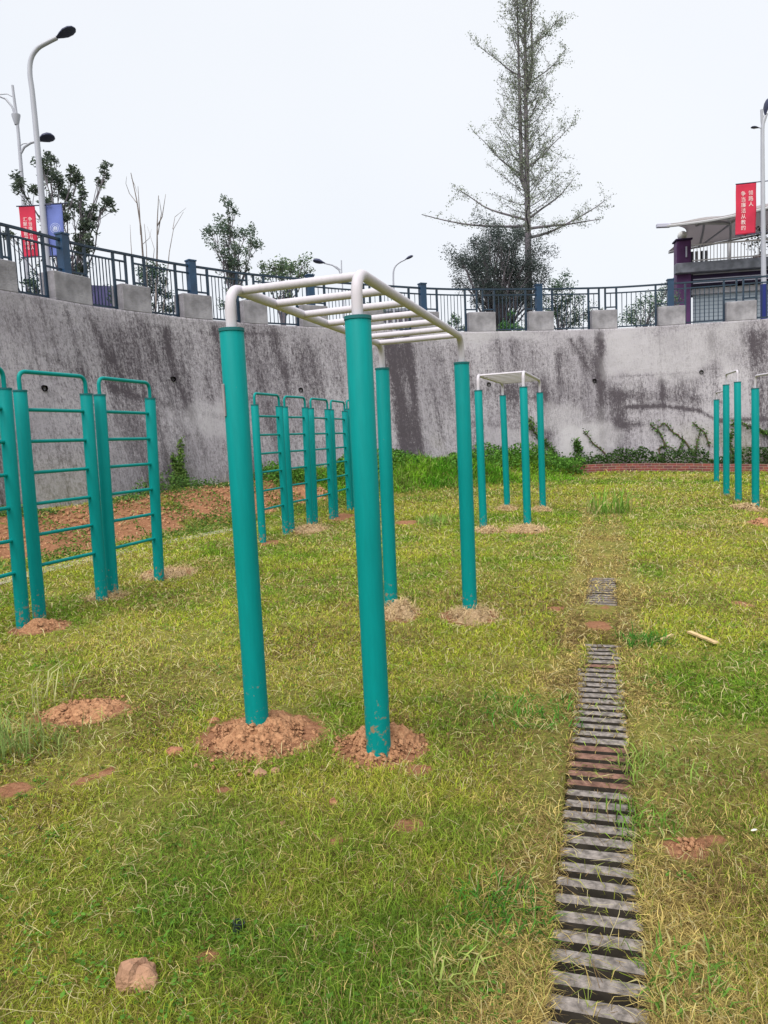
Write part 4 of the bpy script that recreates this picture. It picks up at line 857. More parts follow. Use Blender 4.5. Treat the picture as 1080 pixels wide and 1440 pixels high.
# ================================================================== TREES
def limb(mb, a, b, r0, r1, sag=0.0, n=6, wig=.03, ns=6):
    a = np.array(a, float); b = np.array(b, float); L = np.linalg.norm(b-a); pts = []; ph = RNG.uniform(0, 6, 3)
    for i in range(n+1):
        t = i/n; p = a*(1-t)+b*t; p = p+np.array([math.sin(3*t*2+ph[0]), math.sin(2.6*t*2+ph[1]), 0])*wig*L*math.sin(math.pi*t); p[2] += -sag*L*math.sin(math.pi*t); pts.append(p)
    mb.tube(pts, [r0*(1-t/n)+r1*t/n for t in range(n+1)], ns, False); return np.array(pts)
def along(pts, n, spread):
    i = RNG.integers(0, len(pts)-1, n); t = RNG.random((n, 1)); return pts[i]*(1-t)+pts[i+1]*t+RNG.normal(0, spread, (n, 3))

# tall thin tree
base = at(744, 462, 26.5); base[2] = ZT-.02; r = empty('tall_tree', tuple(base)); tag(r, 'very tall thin-crowned tree with twin straight stems and sparse small leaves', 'tree'); loc = base.copy()
tk = MB(); Tz = at(737, -25, 26.5)[2]-base[2]; topx = at(737, -25, 26.5)[0]-base[0]
def stem_x(z): return topx*(z/Tz)
tk.tube([(stem_x(z), 0, z) for z in np.linspace(0, Tz, 14)], [.15-.125*(z/Tz) for z in np.linspace(0, Tz, 14)], 10)
z1 = at(740, 272, 26.5)[2]-base[2]
tk.tube([(stem_x(z1), 0, z1)]+[(stem_x(z)-.17-.12*(z-z1)/Tz, .05, z) for z in np.linspace(z1+.5, Tz*.985, 10)], [.08]+[.075-.055*i/9 for i in range(10)], 8)
tk.tube([(stem_x(z1+3.2), 0, z1+3.2)]+[(stem_x(z)+.22, -.05, z) for z in np.linspace(z1+4.2, Tz*.97, 8)], [.05]+[.045-.03*i/7 for i in range(8)], 7)
LV = []
def tw(pts, n, lrange, upb, rad, dens):
    for _ in range(n):
        i = RNG.integers(max(1, len(pts)//5), len(pts)); p = pts[i]; d = pts[min(i, len(pts)-1)]-pts[max(i-1, 0)]; d = d/(np.linalg.norm(d)+1e-9)
        v = d*RNG.uniform(.2, 1)+RNG.normal(0, .55, 3)+np.array([0, 0, upb]); v /= np.linalg.norm(v); L = RNG.uniform(*lrange); q = limb(tk, p, p+v*L, rad*.8, rad*.3, 0, 3, .05, 4); LV.append(along(q, int(dens*L), .065))
def zof(py): return at(740, py, 26.5)[2]-base[2]
def brn(py, az, ln, el, r0, nt_=8, sag=.06, dens=75):
    z = zof(py); a = np.array([stem_x(z), 0, z]); b = a+np.array([math.cos(az)*math.cos(el), math.sin(az)*math.cos(el), math.sin(el)])*ln
    q = limb(tk, a, b, r0, r0*.25, sag, 8, .035, 6); tw(q, nt_, (.25, .75), .18, .009, dens); LV.append(along(q, int(ln*22), .08)); return q
brn(318, R(178), 3.7, R(9), .05, 16, .05, 55); brn(322, R(-4), 2.4, R(4), .05, 14, 0); brn(335, R(8), 3.1, R(24), .05, 18, .06); brn(310, R(170), 2.6, R(28), .045, 16); brn(308, R(15), 2.2, R(38), .045, 14)
brn(330, R(90), 2.2, R(20), .04, 12); brn(325, R(-100), 2.3, R(16), .04, 12)
for k in range(88):
    f = (k+.5)/88; py = 305-f*320; wdt = np.interp(py, [-20, 60, 150, 230, 300], [.5, .74, .95, 1.25, 2.0]); az = k*2.4+RNG.normal(0, .3); el = R(np.interp(py, [0, 300], [62, 38])+RNG.normal(0, 9)); ln = wdt/math.cos(el)*RNG.uniform(.55, 1.05)
    brn(py, az, ln, el, .017, 8 if f < .6 else 6, .05, 46)
for az, py, ln in ((R(165), 110, 2.0), (R(20), 120, 2.1), (R(10), 70, 1.7), (R(185), 250, 2.3), (R(0), 235, 2.0)): brn(py, az, ln, R(40), .03, 11, .05, 100)
tk.build('trunk', M['bark'], r, True); LVs = np.vstack(LV); leaf_obj('crown', LVs, .052, (.17, .21, .16), (.30, .34, .24), r, aspect=.7)

def bushy(px, pyb, Y, label, tips, nl, size, ca, cb, trunk_r=.06, name='bushy_tree', forks=None, spread=.16, group='trees and shrubs beyond the fence', cat='tree', depthvar=.7, stemh=.25, ntw=3, pale=False, ground=True, dens=.62, loose=1.0, asp=.5):
    """tips: pixel points that limbs reach, with a clump radius in pixels"""
    b = at(px, pyb, Y)
    if ground: b[2] = ZT-.02
    r = empty(name, tuple(b)); tag(r, label, cat, group); tk = MB(); LV = []
    ppm = F/Y
    for (tx, ty, tr) in tips:
        Y2 = Y+RNG.uniform(-depthvar, depthvar); e = at(tx, ty, Y2)-b
        f = np.array([e[0]*.12, e[1]*.12, max(.05, e[2]*stemh)]); limb(tk, (0, 0, -.05), f, trunk_r, trunk_r*.7, 0, 3, .02, 7)
        q = limb(tk, f, e, trunk_r*.55, .01, -.04, 6, .05, 6); rr = tr/ppm; m = max(6, int(nl*(tr**2)*dens))
        v = RNG.normal(0, 1, (m, 3)); v /= np.linalg.norm(v, axis=1)[:, None]; rad = RNG.random(m)**(1/2.2)*rr*(.75+.5*RNG.random(m))
        # sub clumps make the outline uneven
        nc = max(3, int(tr/4)); cc = RNG.normal(0, rr*.5, (nc, 3)); ci = RNG.integers(0, nc, m); cloud = e+v*rad[:, None]*.85*loose+cc[ci]*1.1*loose; LV.append(cloud)
        for j in range(nc): limb(tk, q[-2-(j % 2)], e+cc[j], .010, .005, 0, 3, .05, 4)
        for _ in range(ntw): k = RNG.integers(2, 6); p_ = q[k]; w_ = p_+RNG.normal(0, rr*.6, 3)+[0, 0, rr*.4]; g = limb(tk, p_, w_, .010, .005, 0, 3, .06, 4); LV.append(along(g, int(m*.05)+4, rr*.2))
    tk.build('trunk', M['bark_pale'] if pale else M['bark'], r, True); ca = tuple(c*1.5+.01 for c in ca); cb = tuple(c*1.4+.01 for c in cb); leaf_obj('crown', np.vstack(LV), size, ca, cb, r, aspect=asp, droop=.15); return r
# round bushy tree left of the tall one
tips = []
for k in range(70):
    a = RNG.uniform(0, 6.28); rr = math.sqrt(RNG.random()); x = 706+68*rr*math.cos(a); y = 388+60*rr*math.sin(a)*.95
    if y > 425 and abs(x-706) < 30: y -= 30
    tips.append((x, y-4, RNG.uniform(9, 14)))
bushy(703, 457, 24.8, 'round dark bushy tree with many fine upright limbs, left of the tall tree', tips, 3.4, .058, (.022, .032, .034), (.062, .078, .068), .08, depthvar=1.3, stemh=.2, loose=1.1, dens=1.0)
bushy(785, 455, 24.2, 'dark green shrub right of the tall tree trunk', [(775, 405, 12), (790, 400, 11), (802, 415, 12), (812, 428, 10), (780, 425, 14), (798, 440, 14), (772, 445, 13), (815, 448, 9), (822, 440, 8)], 4.2, .07, (.025, .05, .035), (.06, .10, .06), .04, cat='shrub', name='shrub', depthvar=.6)
bushy(828, 458, 24.6, 'sparse low shrub between the tall tree and the right bushes', [(822, 440, 9), (835, 436, 9), (845, 446, 8), (812, 450, 9)], 2.6, .06, (.05, .08, .06), (.11, .14, .09), .02, cat='shrub', name='shrub', depthvar=.4)
bushy(905, 458, 24.5, 'wide sparse bush behind the fence left of the purple pillar', [(880, 446, 10), (893, 438, 11), (905, 430, 12), (918, 424, 12), (930, 416, 11), (938, 408, 9), (910, 448, 12), (928, 440, 13), (940, 432, 12), (887, 452, 9), (925, 428, 12)], 3.2, .065, (.035, .07, .05), (.09, .14, .08), .03, cat='shrub', name='shrub', depthvar=.6)
bushy(707, 462, 23.2, 'low bright green hedge plant at the foot of the round tree', [(695, 459, 7), (705, 456, 8), (716, 457, 8), (726, 459, 7), (733, 461, 5)], 8, .06, (.03, .09, .03), (.07, .17, .05), .02, cat='shrub', name='shrub', depthvar=.2)
bushy(641, 462, 23.4, 'small green shrub left of the round tree', [(634, 458, 7), (644, 452, 7), (650, 459, 6), (640, 446, 5)], 6, .06, (.035, .08, .04), (.08, .15, .06), .02, cat='shrub', name='shrub', depthvar=.2)
bushy(527, 462, 23.0, 'small blue green shrub seen under the overhead bars', [(515, 438, 7), (525, 434, 8), (534, 436, 7), (522, 446, 7), (532, 448, 6)], 6, .06, (.03, .07, .05), (.07, .13, .08), .02, cat='shrub', name='shrub', depthvar=.2)
# left trees
bushy(95, 440, 19.8, 'multi-stemmed tree with separate leafy clumps behind the street lamps at the left',
      [(25, 255, 13), (38, 270, 12), (60, 235, 14), (72, 222, 11), (70, 252, 16), (82, 262, 13), (100, 240, 12), (108, 252, 11), (92, 275, 12), (105, 285, 12), (115, 270, 9), (118, 295, 12), (147, 240, 11), (142, 253, 8), (152, 285, 12), (143, 292, 11), (128, 305, 12), (122, 320, 14), (112, 335, 13), (125, 338, 11), (118, 355, 12), (66, 290, 10), (88, 300, 9), (15, 330, 9), (60, 330, 9), (100, 390, 10), (112, 375, 10)],
      2.6, .12, (.03, .045, .04), (.09, .115, .075), .045, name='leafy_tree', depthvar=.9, stemh=.3, ntw=3, asp=.34, loose=.72, dens=.5)
for x, y, l in ((40, 405, 'dark undergrowth behind the railing below the red banner'), (110, 405, 'dark undergrowth beside the thick blue post'), (60, 398, 'small bush behind the railing between the two banners')):
    bushy(x, y+18, 16.2, l, [(x-14, y, 8), (x, y-8, 8), (x+12, y+2, 8)], 3.2, .06, (.03, .05, .04), (.07, .11, .07), .02, cat='shrub', name='shrub', depthvar=.3)
bushy(331, 455, 20.8, 'young tree with a tall narrow top and two side clumps', [(322, 283, 8), (326, 296, 8), (322, 305, 6), (312, 320, 12), (305, 328, 12), (300, 335, 8), (316, 345, 12), (345, 325, 12), (355, 335, 10), (350, 345, 9), (336, 355, 10), (322, 365, 12), (335, 372, 10), (312, 358, 10), (330, 385, 9), (328, 398, 7)], 3.6, .075, (.04, .07, .055), (.10, .13, .085), .045, name='leafy_tree', depthvar=.5, stemh=.35)
bushy(398, 458, 21.5, 'small tree with a rounded green top behind the big frame bend', [(385, 373, 10), (398, 370, 11), (412, 372, 10), (425, 374, 9), (432, 380, 7), (376, 385, 9), (405, 382, 12), (392, 390, 9), (368, 390, 6), (418, 388, 9), (400, 405, 8), (410, 420, 7)], 3.6, .075, (.04, .08, .05), (.13, .17, .09), .04, name='leafy_tree', depthvar=.6, stemh=.4)
bushy(210, 442, 18.2, 'dark green shrub at the foot of the bare saplings', [(198, 380, 9), (212, 378, 10), (222, 385, 9), (204, 392, 11), (216, 398, 11), (225, 405, 9), (232, 395, 7), (205, 410, 9), (238, 415, 8)], 3.4, .065, (.03, .06, .045), (.07, .12, .075), .025, cat='shrub', name='shrub', depthvar=.3)
for x0, x1, l in ((150, 190, 'low bush behind the railing right of the thick blue post'), (310, 345, 'low bush behind the railing under the young tree'), (225, 258, 'low bush behind the railing right of the bare saplings')):
    bushy((x0+x1)/2, 455, 18.6 if x0 < 250 else 20.5, l, [(x0+(x1-x0)*t, 412+18*(x0 > 200)+random.uniform(-6, 6), 8) for t in (.1, .4, .7, 1)], 3, .06, (.04, .07, .05), (.09, .13, .08), .02, cat='shrub', name='shrub', depthvar=.3)
# bare saplings
b = at(205, 430, 18.0); b[2] = ZT-.02; r = empty('bare_sapling', tuple(b)); tag(r, 'leafless saplings with thin upright forked stems behind the fence', 'tree', 'trees and shrubs beyond the fence'); tk = MB()
for path, rad in (([(203, 400), (201, 360), (198, 320), (192, 280), (184, 243)], .035), ([(198, 330), (196, 295), (194, 262)], .02), ([(192, 285), (182, 272), (177, 258), (178, 248)], .01), ([(207, 400), (206, 350), (203, 315)], .02), ([(220, 400), (221, 350), (221, 315), (223, 275)], .032), ([(221, 318), (228, 305), (233, 273)], .018),
                  ([(222, 330), (227, 300), (224, 280)], .014), ([(234, 400), (238, 355), (244, 322), (258, 298)], .016), ([(243, 322), (246, 305), (262, 292)], .009), ([(214, 380), (217, 350), (207, 318)], .010), ([(186, 370), (184, 340), (183, 316)], .012), ([(199, 345), (210, 335), (213, 322)], .008), ([(185, 250), (190, 262), (193, 272)], .008)):
    pts = [np.array(at(x, y, 18.0+.15*math.sin(i+x)))-b for i, (x, y) in enumerate(path)]
    if path[0][1] > 390: pts = [np.array([pts[0][0]*.6, pts[0][1]*.6, 0])]+pts
    tk.tube(pts, [rad*(1-.75*i/(len(pts)-1)) for i in range(len(pts))], 6)
tk.build('stems', M['bark_pale'], r, True)

# ================================================================== STREET LAMPS AND BANNERS
def lamp(path, rad0, rad1, head, Y, label, arms=(), collar=None, basecol=None, dark_head=True):
    P3 = [at(x, y, Y) for x, y in path]; b = P3[0].copy(); b[2] = ZT-.02; r = empty('street_lamp', tuple(b)); tag(r, label, 'street lamp', 'street lamps on the road above the wall')
    P3 = [b]+P3; L = [Vector(p-b) for p in P3]; d = [0]
    for i in range(1, len(L)): d.append(d[-1]+(L[i]-L[i-1]).length)
    mb = MB(); fine = []; rr = []
    def cr_(p0, p1, p2, p3, t): return .5*((2*p1)+(p2-p0)*t+(2*p0-5*p1+4*p2-p3)*t*t+(3*p1-p0-3*p2+p3)*t**3)
    for i in range(len(L)-1):
        for t in (0, .25, .5, .75): fine.append(cr_(L[max(i-1, 0)], L[i], L[i+1], L[min(i+2, len(L)-1)], t)); rr.append(rad0+(rad1-rad0)*(d[i]+t*(d[i+1]-d[i]))/d[-1])
    fine.append(L[-1]); rr.append(rad1); mb.tube(fine, rr, 14); mb.build('pole', M['lamp_grey'], r, True)
    def mkhead(a, e, wd):
        a = Vector(at(*a, Y)-b); e = Vector(at(*e, Y)-b); ax = (e-a); Lh = ax.length; ax.normalize(); side = Vector((0, 1, 0)); upv = side.cross(ax)*-1
        if upv.z < 0: upv = -upv
        mb = MB(); n = 14; prof = [(0, .22), (.12, .34), (.3, .7), (.5, 1), (.75, 1), (.92, .7), (1, .2)]
        vs_ = []
        for t, w_ in prof:
            for k in range(n):
                an = 2*math.pi*k/n; u = math.cos(an); v = math.sin(an); vs_.append(a+ax*(t*Lh)+side*(u*w_*wd)+upv*((v*.45 if v > 0 else v*.18)*w_*wd))
        mb.add(vs_, [(i*n+k, i*n+(k+1) % n, i*n+n+(k+1) % n, i*n+n+k) for i in range(len(prof)-1) for k in range(n)]+[tuple(range(n-1, -1, -1)), tuple((len(prof)-1)*n+k for k in range(n))])
        mb.build('lamp_head', M['lamp_dark'] if dark_head else M['lamp_grey'], r, True)
    if head: mkhead(*head)
    for arm, rad, hd in arms:
        mb = MB(); A3 = [Vector(at(x, y, Y)-b) for x, y in arm]; mb.tube(A3, rad, 8); mb.build('arm', M['lamp_grey'], r, True)
        if hd: mkhead(*hd)
    if collar:
        cx, cy, w1, w2, hh = collar; a = Vector(at(cx, cy, Y)-b); mb = MB(); mb.tube([a-Vector((0, 0, hh)), a, a+Vector((0, 0, .04))], [w1, w2, w2], 12); mb.build('collar', M['lamp_grey'], r, True)
    if basecol:
        a = Vector(at(*basecol, Y)-b); t0 = L[0]; mb = MB(); mb.tube([Vector((0, 0, .01)), a], rad0*1.18, 14); mb.build('base_sleeve', M['blue_base'], r, True)
    return r, b
Y1 = 18.0
lamp([(71, 420), (63, 330), (54, 220), (46, 135), (42, 103), (44, 82), (53, 68), (66, 60), (80, 53)], .085, .05, ((78, 54), (106, 40), .17), Y1, 'tall street lamp with a curved neck carrying the red and blue banners')
lamp([(40, 420), (33, 285), (28, 215), (24, 170), (20, 140), (17.5, 120)], .085, .035, None, 22.0, 'street lamp at far left with two arms and a pointed tip behind the curved one',
     arms=[([(28, 218), (34, 207), (43, 201), (54, 198)], .035, ((53, 198.5), (76, 191.5), .24)), ([(28, 205), (33, 202), (44, 201)], .015, None), ([(21, 163), (17, 150), (8, 139), (-6, 133)], .03, ((-6, 133), (-30, 131), .24)), ([(20, 137), (10, 132), (-4, 133)], .015, None)], collar=(22.5, 163, .06, .12, .24))
lamp([(484, 440), (482, 410), (480.5, 385), (480, 366)], .055, .03, None, 40, 'distant double-neck street lamp above the big frame, with its head to the left', arms=[([(480.3, 392), (477, 380), (468, 373), (456, 370)], .04, ((457, 370), (440, 367), .34)), ([(480, 380), (473, 375), (463, 371)], .02, None)])
lamp([(554.5, 440), (554, 415), (553, 388), (555, 376), (562, 369), (570, 365)], .07, .04, ((569, 365.5), (581, 360), .2), 40, 'distant single-neck street lamp standing over the middle of the fence')
YR = 22.9
rl, _b = lamp([(1074.5, 440), (1074, 400), (1073, 300), (1072.3, 200), (1072.8, 175), (1076, 163)], .082, .05, None, YR, 'street lamp at the far right with a blue base, carrying a red banner',
     arms=[([(1072.6, 182), (1071.5, 170), (1071, 154)], .04, None), ([(1072, 181), (1066, 179), (1060, 181)], .015, ((1068, 180), (1056, 179), .08)), ([(1074, 172), (1078, 160)], .045, ((1076, 163), (1081, 138), .17))], basecol=(1074, 400))
def banner(px0, py0, px1, py1, Y, m, label, texts=(), emblem=False, rod=None, skew=0, yaw=0.0, pm='print_white'):
    a = at(px0, py0, Y); b_ = at(px1, py1, Y); W_ = abs(b_[0]-a[0]); H_ = abs(a[2]-b_[2]); r = empty('banner', tuple(a), yaw); tag(r, label, 'banner', 'banners hung from the street lamps')
    tilt = ROLL*0
    nx, nz = 10, 24; V = []; uvs = []
    for th in (0, .006):
        for j in range(nz+1):
            for i in range(nx+1):
                u, v = i/nx, j/nz; V.append((u*W_, th+.02*math.sin(u*5+v*2.5)*v+.01*math.sin(v*9), -v*H_+skew*u))
    n1 = (nx+1)*(nz+1); q = [(j*(nx+1)+i, j*(nx+1)+i+1, (j+1)*(nx+1)+i+1, (j+1)*(nx+1)+i) for j in range(nz) for i in range(nx)]; q = [t[::-1] for t in q]+[tuple(n1+k for k in t) for t in q]
    e = [(i, i+1, n1+i+1, n1+i) for i in range(nx)]+[(nz*(nx+1)+i+1, nz*(nx+1)+i, n1+nz*(nx+1)+i, n1+nz*(nx+1)+i+1) for i in range(nx)]
    e += [((j+1)*(nx+1), j*(nx+1), n1+j*(nx+1), n1+(j+1)*(nx+1)) for j in range(nz)]+[(j*(nx+1)+nx, (j+1)*(nx+1)+nx, n1+(j+1)*(nx+1)+nx, n1+j*(nx+1)+nx) for j in range(nz)]
    npmesh('cloth', V, [np.array(q+e)], M[m], r, smooth=True)
    for zz in (0, -H_):
        mb = MB(); mb.tube([(rod[0], 0, zz+skew*rod[0]/W_), (rod[1], 0, zz+skew*rod[1]/W_)], .014, 8)
        (mb.build('rod', M['lamp_dark'], r, True) if zz == 0 else mb.build('lower_rod', M['lamp_dark'], r, True)); mb = MB()
    def surf(u, v): return .02*math.sin(u*5+v*2.5)*v+.01*math.sin(v*9)
    for (txt, ux, v0, v1) in texts:
        n = len(txt); ch = (v1-v0)/n
        for k, c in enumerate(txt):
            cu = bpy.data.curves.new('char', 'FONT'); cu.body = c; cu.size = ch*H_*.92; cu.align_x = 'CENTER'; cu.resolution_u = 2; cu.offset = 0.0; to = bpy.data.objects.new('tmp', cu); COL.objects.link(to)
            bpy.context.view_layer.update(); me = bpy.data.meshes.new_from_object(to); bpy.data.objects.remove(to); me.name = 'character'
            v = v0+(k+.78)*ch
            me.transform(Matrix.Translation((ux*W_, surf(ux, v)-.014, -v*H_+skew*ux))@Matrix.Rotation(R(90), 4, 'X')); me.materials.clear(); me.materials.append(M[pm]); o = bpy.data.objects.new('character', me); COL.objects.link(o); o.parent = r
    if emblem:
        mb = MB(); cx, cz, ro = W_*.52, -H_*.47, W_*.30
        def ringp(r1, r2, n=36):
            b0 = len(mb.v)
            for k in range(n):
                a_ = 2*math.pi*k/n
                for rr in (r1, r2): mb.v.append((cx+rr*math.cos(a_), -.022, cz+rr*math.sin(a_)))
            for k in range(n): j = (k+1) % n; mb.f.append((b0+2*k, b0+2*j, b0+2*j+1, b0+2*k+1))
        ringp(ro*.94, ro); ringp(ro*.62, ro*.70)
        for dx, hh, ww in ((-.30, .34, .10), (-.14, .50, .10), (.14, .50, .10), (.30, .34, .10)):   # pale arches inside the ring
            n = 10; pts = [(cx+(dx+ww*math.cos(a_))*ro, -.022, cz+(-.28+(hh if math.sin(a_) >= 0 else 0)+.22*max(0, math.sin(a_)))*ro) for a_ in [math.pi*k/n for k in range(n+1)]]
            pts += [(cx+(dx-ww)*ro, -.022, cz-.28*ro), (cx+(dx+ww)*ro, -.022, cz-.28*ro)]; mb.add(pts, [tuple(range(len(pts)))[::-1]])
        mb.add([(cx-.45*ro, -.022, cz-.36*ro), (cx+.45*ro, -.022, cz-.36*ro), (cx+.38*ro, -.022, cz-.44*ro), (cx-.38*ro, -.022, cz-.44*ro)], [(0, 1, 2, 3)])
        mb.build('emblem', M['print_pale'], r)
    return r
banner(26, 290, 55, 361, Y1-.02, 'red_cloth', 'red banner with two columns of white characters hanging left of the curved street lamp', [('汇聚正能量教书', .33, .22, .88), ('争当廉洁从教人', .66, .22, .88)], rod=(-.05, .76))
banner(63, 287, 93, 360, Y1+.02, 'blue_cloth', 'blue banner with a pale round emblem hanging right of the curved street lamp', emblem=True, rod=(-.12, .55))
banner(1035, 259, 1063, 330, YR, 'red_cloth', 'red banner with white characters hanging from the far right street lamp', [('争当廉洁从教的', .36, .15, .93), ('领路人', .72, .15, .48)], rod=(-.01, 1.05), skew=.035)

# ================================================================== BUILDING AT THE RIGHT
BY = 29.0; bx0 = at(952, 450, BY)[0]; br = empty('pavilion', (bx0, BY, ZT-.02), R(-9)); tag(br, 'two-storey pavilion with purple pillar, pale roller shutters and a railed terrace', 'building')
def zb(px, py, Y=BY): return at(px, py, Y)[2]-(ZT-.02)
zf1 = zb(960, 386); zf0 = zb(960, 401); zfa = zb(960, 372); zr = zb(975, 346); zpt = zb(960, 338)
mb = MB(); mb.box((.26, .26, zpt/2), (.52, .52, zpt), 0, .02); o = mb.build('pillar', M['purple'], br); mb = MB(); mb.box((.26, .26, zpt+.03), (.62, .62, .06), 0, .01); mb.build('pillar_cap', M['beam'], o)
mb = MB(); mb.tube([(.34, -.03, zfa+.25), (.34, -.03, zpt-.25)], .03, 8); mb.build('light_strip', M['trimline'], o)
mb = MB(); gr = .18; n, l = 20, 12
mb.add([(.26+gr*math.sin(math.pi*i/l)*math.cos(2*math.pi*j/n), .26+gr*math.sin(math.pi*i/l)*math.sin(2*math.pi*j/n), zpt+.22+gr*math.cos(math.pi*i/l)) for i in range(l+1) for j in range(n)], [(i*n+j, i*n+n+j, i*n+n+(j+1) % n, i*n+(j+1) % n) for i in range(l) for j in range(n)])
o = mb.build('globe_lamp', M['globe'], br, True); mb = MB(); mb.tube([(.26, .26, zpt+.05), (.26, .26, zpt+.1)], .12, 14); mb.build('lamp_base', M['dark'], o)
Lb = 14
mb = MB(); mb.box((.55+Lb/2, 1.6, zf1-.02-(zf1-zf0)/2), (Lb, 2.9, zf1-zf0)); mb.build('beam', M['beam'], br)
mb = MB(); mb.box((.45+Lb/2, 1.6, (zf1+zfa)/2+.002), (Lb, 3.0, zfa-zf1)); mb.box((-.05+Lb/2, -.1, (zf1+zfa)/2+.002), (Lb+.1, .36, zfa-zf1), 0, .02); mb.build('terrace_slab', M['fascia'], br)
mb = MB()
for z_ in (zf1-.03, (zf1+zf0)/2-.02, zf0+.04): mb.box((.56+Lb/2, .08, z_), (Lb-.1, .03, .035))
mb.build('trim', M['trimline'], br)
mb = MB(); mb.box((.7+Lb/2, .9, zf0/2-.02), (Lb-.3, .2, zf0-.04)); mb.build('back_wall', M['fascia'], br)
for k in range(4):
    x0_ = .75+k*3.2; mb = MB(); mb.box((x0_+1.4, .68, (zf0-.1)/2), (2.8, .06, zf0-.1)); o = mb.build('roller_shutter', M['shutter'], br)
    mb = MB(); mb.box((x0_+1.4, .60, zf0-.2), (2.9, .2, .22), 0, .02); mb.build('shutter_box', M['white_wall'], o)
    mb = MB(); mb.box((x0_+2.99, .55, zf0/2-.02), (.3, .3, zf0-.05)); mb.build('column', M['fascia'], br)
mb = MB(); zr0 = zfa+.02; nb = 116
mb.box((.55+Lb/2, -.05, zr), (Lb, .05, .05)); mb.box((.55+Lb/2, -.05, zr0+.08), (Lb, .04, .04))
for k in range(nb): mb.box((.6+Lb*k/nb, -.05, (zr+zr0)/2), (.022, .022, zr-zr0-.05))
mb.build('railing', M['rail_pale'], br)
for x_ in (3.2, 9):
    for y_ in (4.5,): mb = MB(); mb.tube([(x_, y_, zfa), (x_, y_, zpt+1.4)], .07, 10); mb.build('canopy_column', M['steel'], br, True)
# tensile canopy over the terrace
cr_ = empty('canopy', tuple(at(960, 340, 30))); tag(cr_, 'grey tensioned membrane canopy with pointed corners over the pavilion terrace', 'canopy'); loc = np.array(cr_.location)
NT, NF = at(933, 316.5, 27.5), at(940, 354, 33.0); FT, FF = at(1210, 262, 25.5), at(1210, 300, 31.5); nu, nv = 30, 16; V = []
for th in (0, .03):
    for j in range(nv+1):
        for i in range(nu+1):
            u, v = i/nu, j/nv; a = NT*(1-u)+FT*u; b_ = NF*(1-u)+FF*u; p = a*(1-v)+b_*v
            # the left edge is scooped inwards, the cloth sags between ridges
            p = p+np.array([1, 0, 0])*.8*math.sin(math.pi*v)*(1-u)**6
            p[2] += .35*abs(math.sin(math.pi*u*3))**.8*math.sin(math.pi*v)*.6 + .28*math.sin(math.pi*v) - .12*math.sin(math.pi*min(1, u*1.5))*(1-v) + th
            V.append(p-loc)
n1 = (nu+1)*(nv+1); q = [(j*(nu+1)+i, j*(nu+1)+i+1, (j+1)*(nu+1)+i+1, (j+1)*(nu+1)+i) for j in range(nv) for i in range(nu)]; q = [t[::-1] for t in q]+[tuple(n1+k for k in t) for t in q]
for i in range(nu): q += [(i, i+1, n1+i+1, n1+i), (nv*(nu+1)+i+1, nv*(nu+1)+i, n1+nv*(nu+1)+i, n1+nv*(nu+1)+i+1)]
for j in range(nv): q += [((j+1)*(nu+1), j*(nu+1), n1+j*(nu+1), n1+(j+1)*(nu+1))]
npmesh('membrane', V, [np.array(q)], M['membrane'], cr_, smooth=True); G3 = np.array(V[:n1]).reshape(nv+1, nu+1, 3)
mb = MB()
for i0 in (5, 10, 15, 20, 25): mb.tube([G3[j, i0]-[0, 0, .07] for j in range(nv+1)], .045, 6)
mb.tube([G3[0, i]-[0, 0, .05] for i in range(nu+1)], .05, 6); mb.tube([G3[nv//2, i]-[0, 0, .06] for i in range(3, nu+1)], .05, 6); mb.tube([G3[nv, i]-[0, 0, .05] for i in range(nu+1)], .04, 6)
mb.tube([G3[0, 5]-[0, 0, .06], G3[8, 10]-[0, 0, .1], G3[nv, 5]-[0, 0, .06]], .04, 6)
mb.build('frame', M['steel'], cr_, True)
mb = MB(); e = G3[0, 0]; mb.box(tuple(e+[.0, 0, -.02]), (.5, .16, .14), 0, .02); mb.build('corner_bracket', M['trimline'], cr_)
# terrace chair and plant
Rz = Matrix.Rotation(R(-9), 3, 'Z')
def bpt(x, y, z): v = Rz@Vector((x, y, z)); return (br.location[0]+v.x, br.location[1]+v.y, br.location[2]+v.z)
ch = empty('chair', bpt(1.35, 2.75, zfa+.008), R(-9)); tag(ch, 'dark slatted chair on the terrace behind the pale railing', 'chair')
mb = MB(); mb.box((0, 0, .45), (.9, .5, .05), 0, .01); mb.build('seat', M['dark'], ch)
mb = MB()
for k in range(5): mb.box((-.38+.19*k, -.22, .72), (.11, .03, .5))
mb.build('backrest', M['dark'], ch)
for a, b in ((-.4, -.2), (.4, -.2), (-.4, .2), (.4, .2)): mb = MB(); mb.box((a, b, .212), (.05, .05, .42)); mb.build('leg', M['dark'], ch)
pb = bpt(3.35, 1.2, zfa+.005); pt = empty('potted_bush', pb); tag(pt, 'sparse potted bush on the terrace behind the railing', 'plant')
mb = MB(); mb.tube([(0, 0, 0), (0, 0, .35)], [.18, .25], 14); mb.build('pot', M['clod'], pt, True); v = RNG.normal(0, 1, (420, 3)); v /= np.linalg.norm(v, axis=1)[:, None]; cl = v*(RNG.random((420, 1))**.5)*np.array([.7, .6, .55])+[0, 0, 1.0]
leaf_obj('foliage', cl, .09, (.04, .06, .05), (.09, .12, .09), pt); mb = MB()
for k in range(7): limb(mb, (0, 0, .3), cl[k*9], .015, .006, 0, 4, .05, 5)
mb.build('stems', M['bark'], pt)

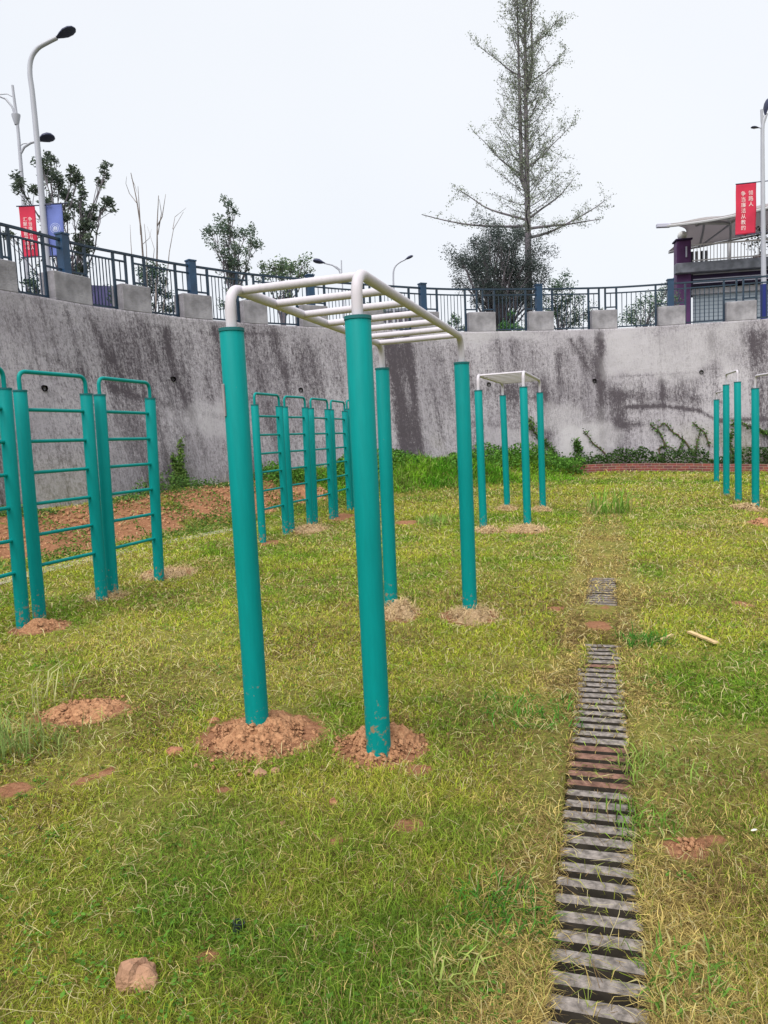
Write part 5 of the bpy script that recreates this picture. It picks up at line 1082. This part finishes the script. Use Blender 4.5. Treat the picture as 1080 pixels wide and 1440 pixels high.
# far building under the near frame's bars, and the bluish hoarding at the left
fb = empty('apartment_building', tuple(at(556, 470, 60))); fb.location.z = ZT-.3; tag(fb, 'distant white building with rows of small dark windows, seen through the rungs', 'building'); bl = Vector(fb.location)
xa, xb = at(529, 450, 60)[0]-bl.x, at(598, 450, 60)[0]-bl.x; zt_ = at(556, 438, 60)[2]-bl.z; mb = MB(); mb.box(((xa+xb)/2, 3, zt_/2), (xb-xa, 6, zt_)); mb.build('wall', M['white_wall'], fb)
mb = MB(); mb.box(((xa+xb)/2, 3, zt_+.1), (xb-xa+.4, 6.4, .2)); mb.build('roof', M['fascia'], fb)
for rr in range(2):
    for k in range(9):
        mb = MB(); mb.box((xa+(xb-xa)*(k+.5)/9, -.02, zt_-.55-rr*.95), (.27, .08, .5)); mb.build('window', M['glass'], fb)
hp = at(150, 440, 19.5); hp[2] = ZT-.02; mb = MB(); hz_ = at(150, 402, 19.5)[2]-hp[2]
mb.box((0, 0, hz_/2), (1.6, .05, hz_)); o = empty('hoarding', tuple(hp), R(28)); tag(o, 'low bluish hoarding behind the railing at the left', 'hoarding'); mb.build('panel', M['hoard'], o)
for x_ in (-.75, 0, .75): mb = MB(); mb.box((x_, .05, hz_/2+.02), (.05, .05, hz_+.04)); mb.build('post', M['lamp_grey'], o)

# ================================================================== SMALL THINGS ON THE LAWN
def stick(p0, p1, wd, th, label, m='wood', name='wood_strip'):
    a, b = gnd(*p0), gnd(*p1); a[2] += .03; b[2] += .035; mb = MB(); mb.bar(a-a, b-a, wd, th); o = mb.build(name, M[m]); o.location = tuple(a); tag(o, label, 'stick' if m == 'wood' else 'leaf'); return o
stick((969, 894), (1007, 911), .035, .012, 'pale flat wooden stick lying in the grass at the right')
stick((930, 905), (946, 899), .02, .01, 'short bit of pale wood left of the longer stick')
mb = MB(); p = gnd(1060, 1178); ol = [(-.011, 0), (-.006, .005), (.002, .006), (.009, .003), (.012, -.001), (.004, -.005), (-.005, -.004)]
mb.add([(x, y, .028+.15*abs(y)+.2*x) for x, y in ol]+[(x, y, .0295+.15*abs(y)+.2*x) for x, y in ol], [tuple(range(6, -1, -1)), tuple(range(7, 14))]+[(i, (i+1) % 7, 7+(i+1) % 7, 7+i) for i in range(7)])
o = mb.build('petal', M['petal']); o.location = tuple(p); tag(o, 'single white petal in the grass near the right edge', 'petal')
p = gnd(331, 1312); mb = MB(); rr = .017
rings = [(0, rr), (.06, rr*1.05), (.062, rr*1.12), (.066, rr*1.12), (.066, rr*.95), (.03, rr*.9)]; n = 20
mb.add([(r_*math.cos(2*math.pi*k/n), r_*math.sin(2*math.pi*k/n), z) for z, r_ in rings for k in range(n)], [(i*n+k, i*n+(k+1) % n, i*n+n+(k+1) % n, i*n+n+k) for i in range(len(rings)-1) for k in range(n)]+[tuple((len(rings)-1)*n+k for k in range(n))])
o = mb.build('tin', M['cup'], None, True); o.location = (p[0], p[1], p[2]-.034); o.rotation_euler = (R(-8), R(10), 0); tag(o, 'small dark open tin standing in the grass in the foreground', 'tin')
bpy.context.view_layer.update()
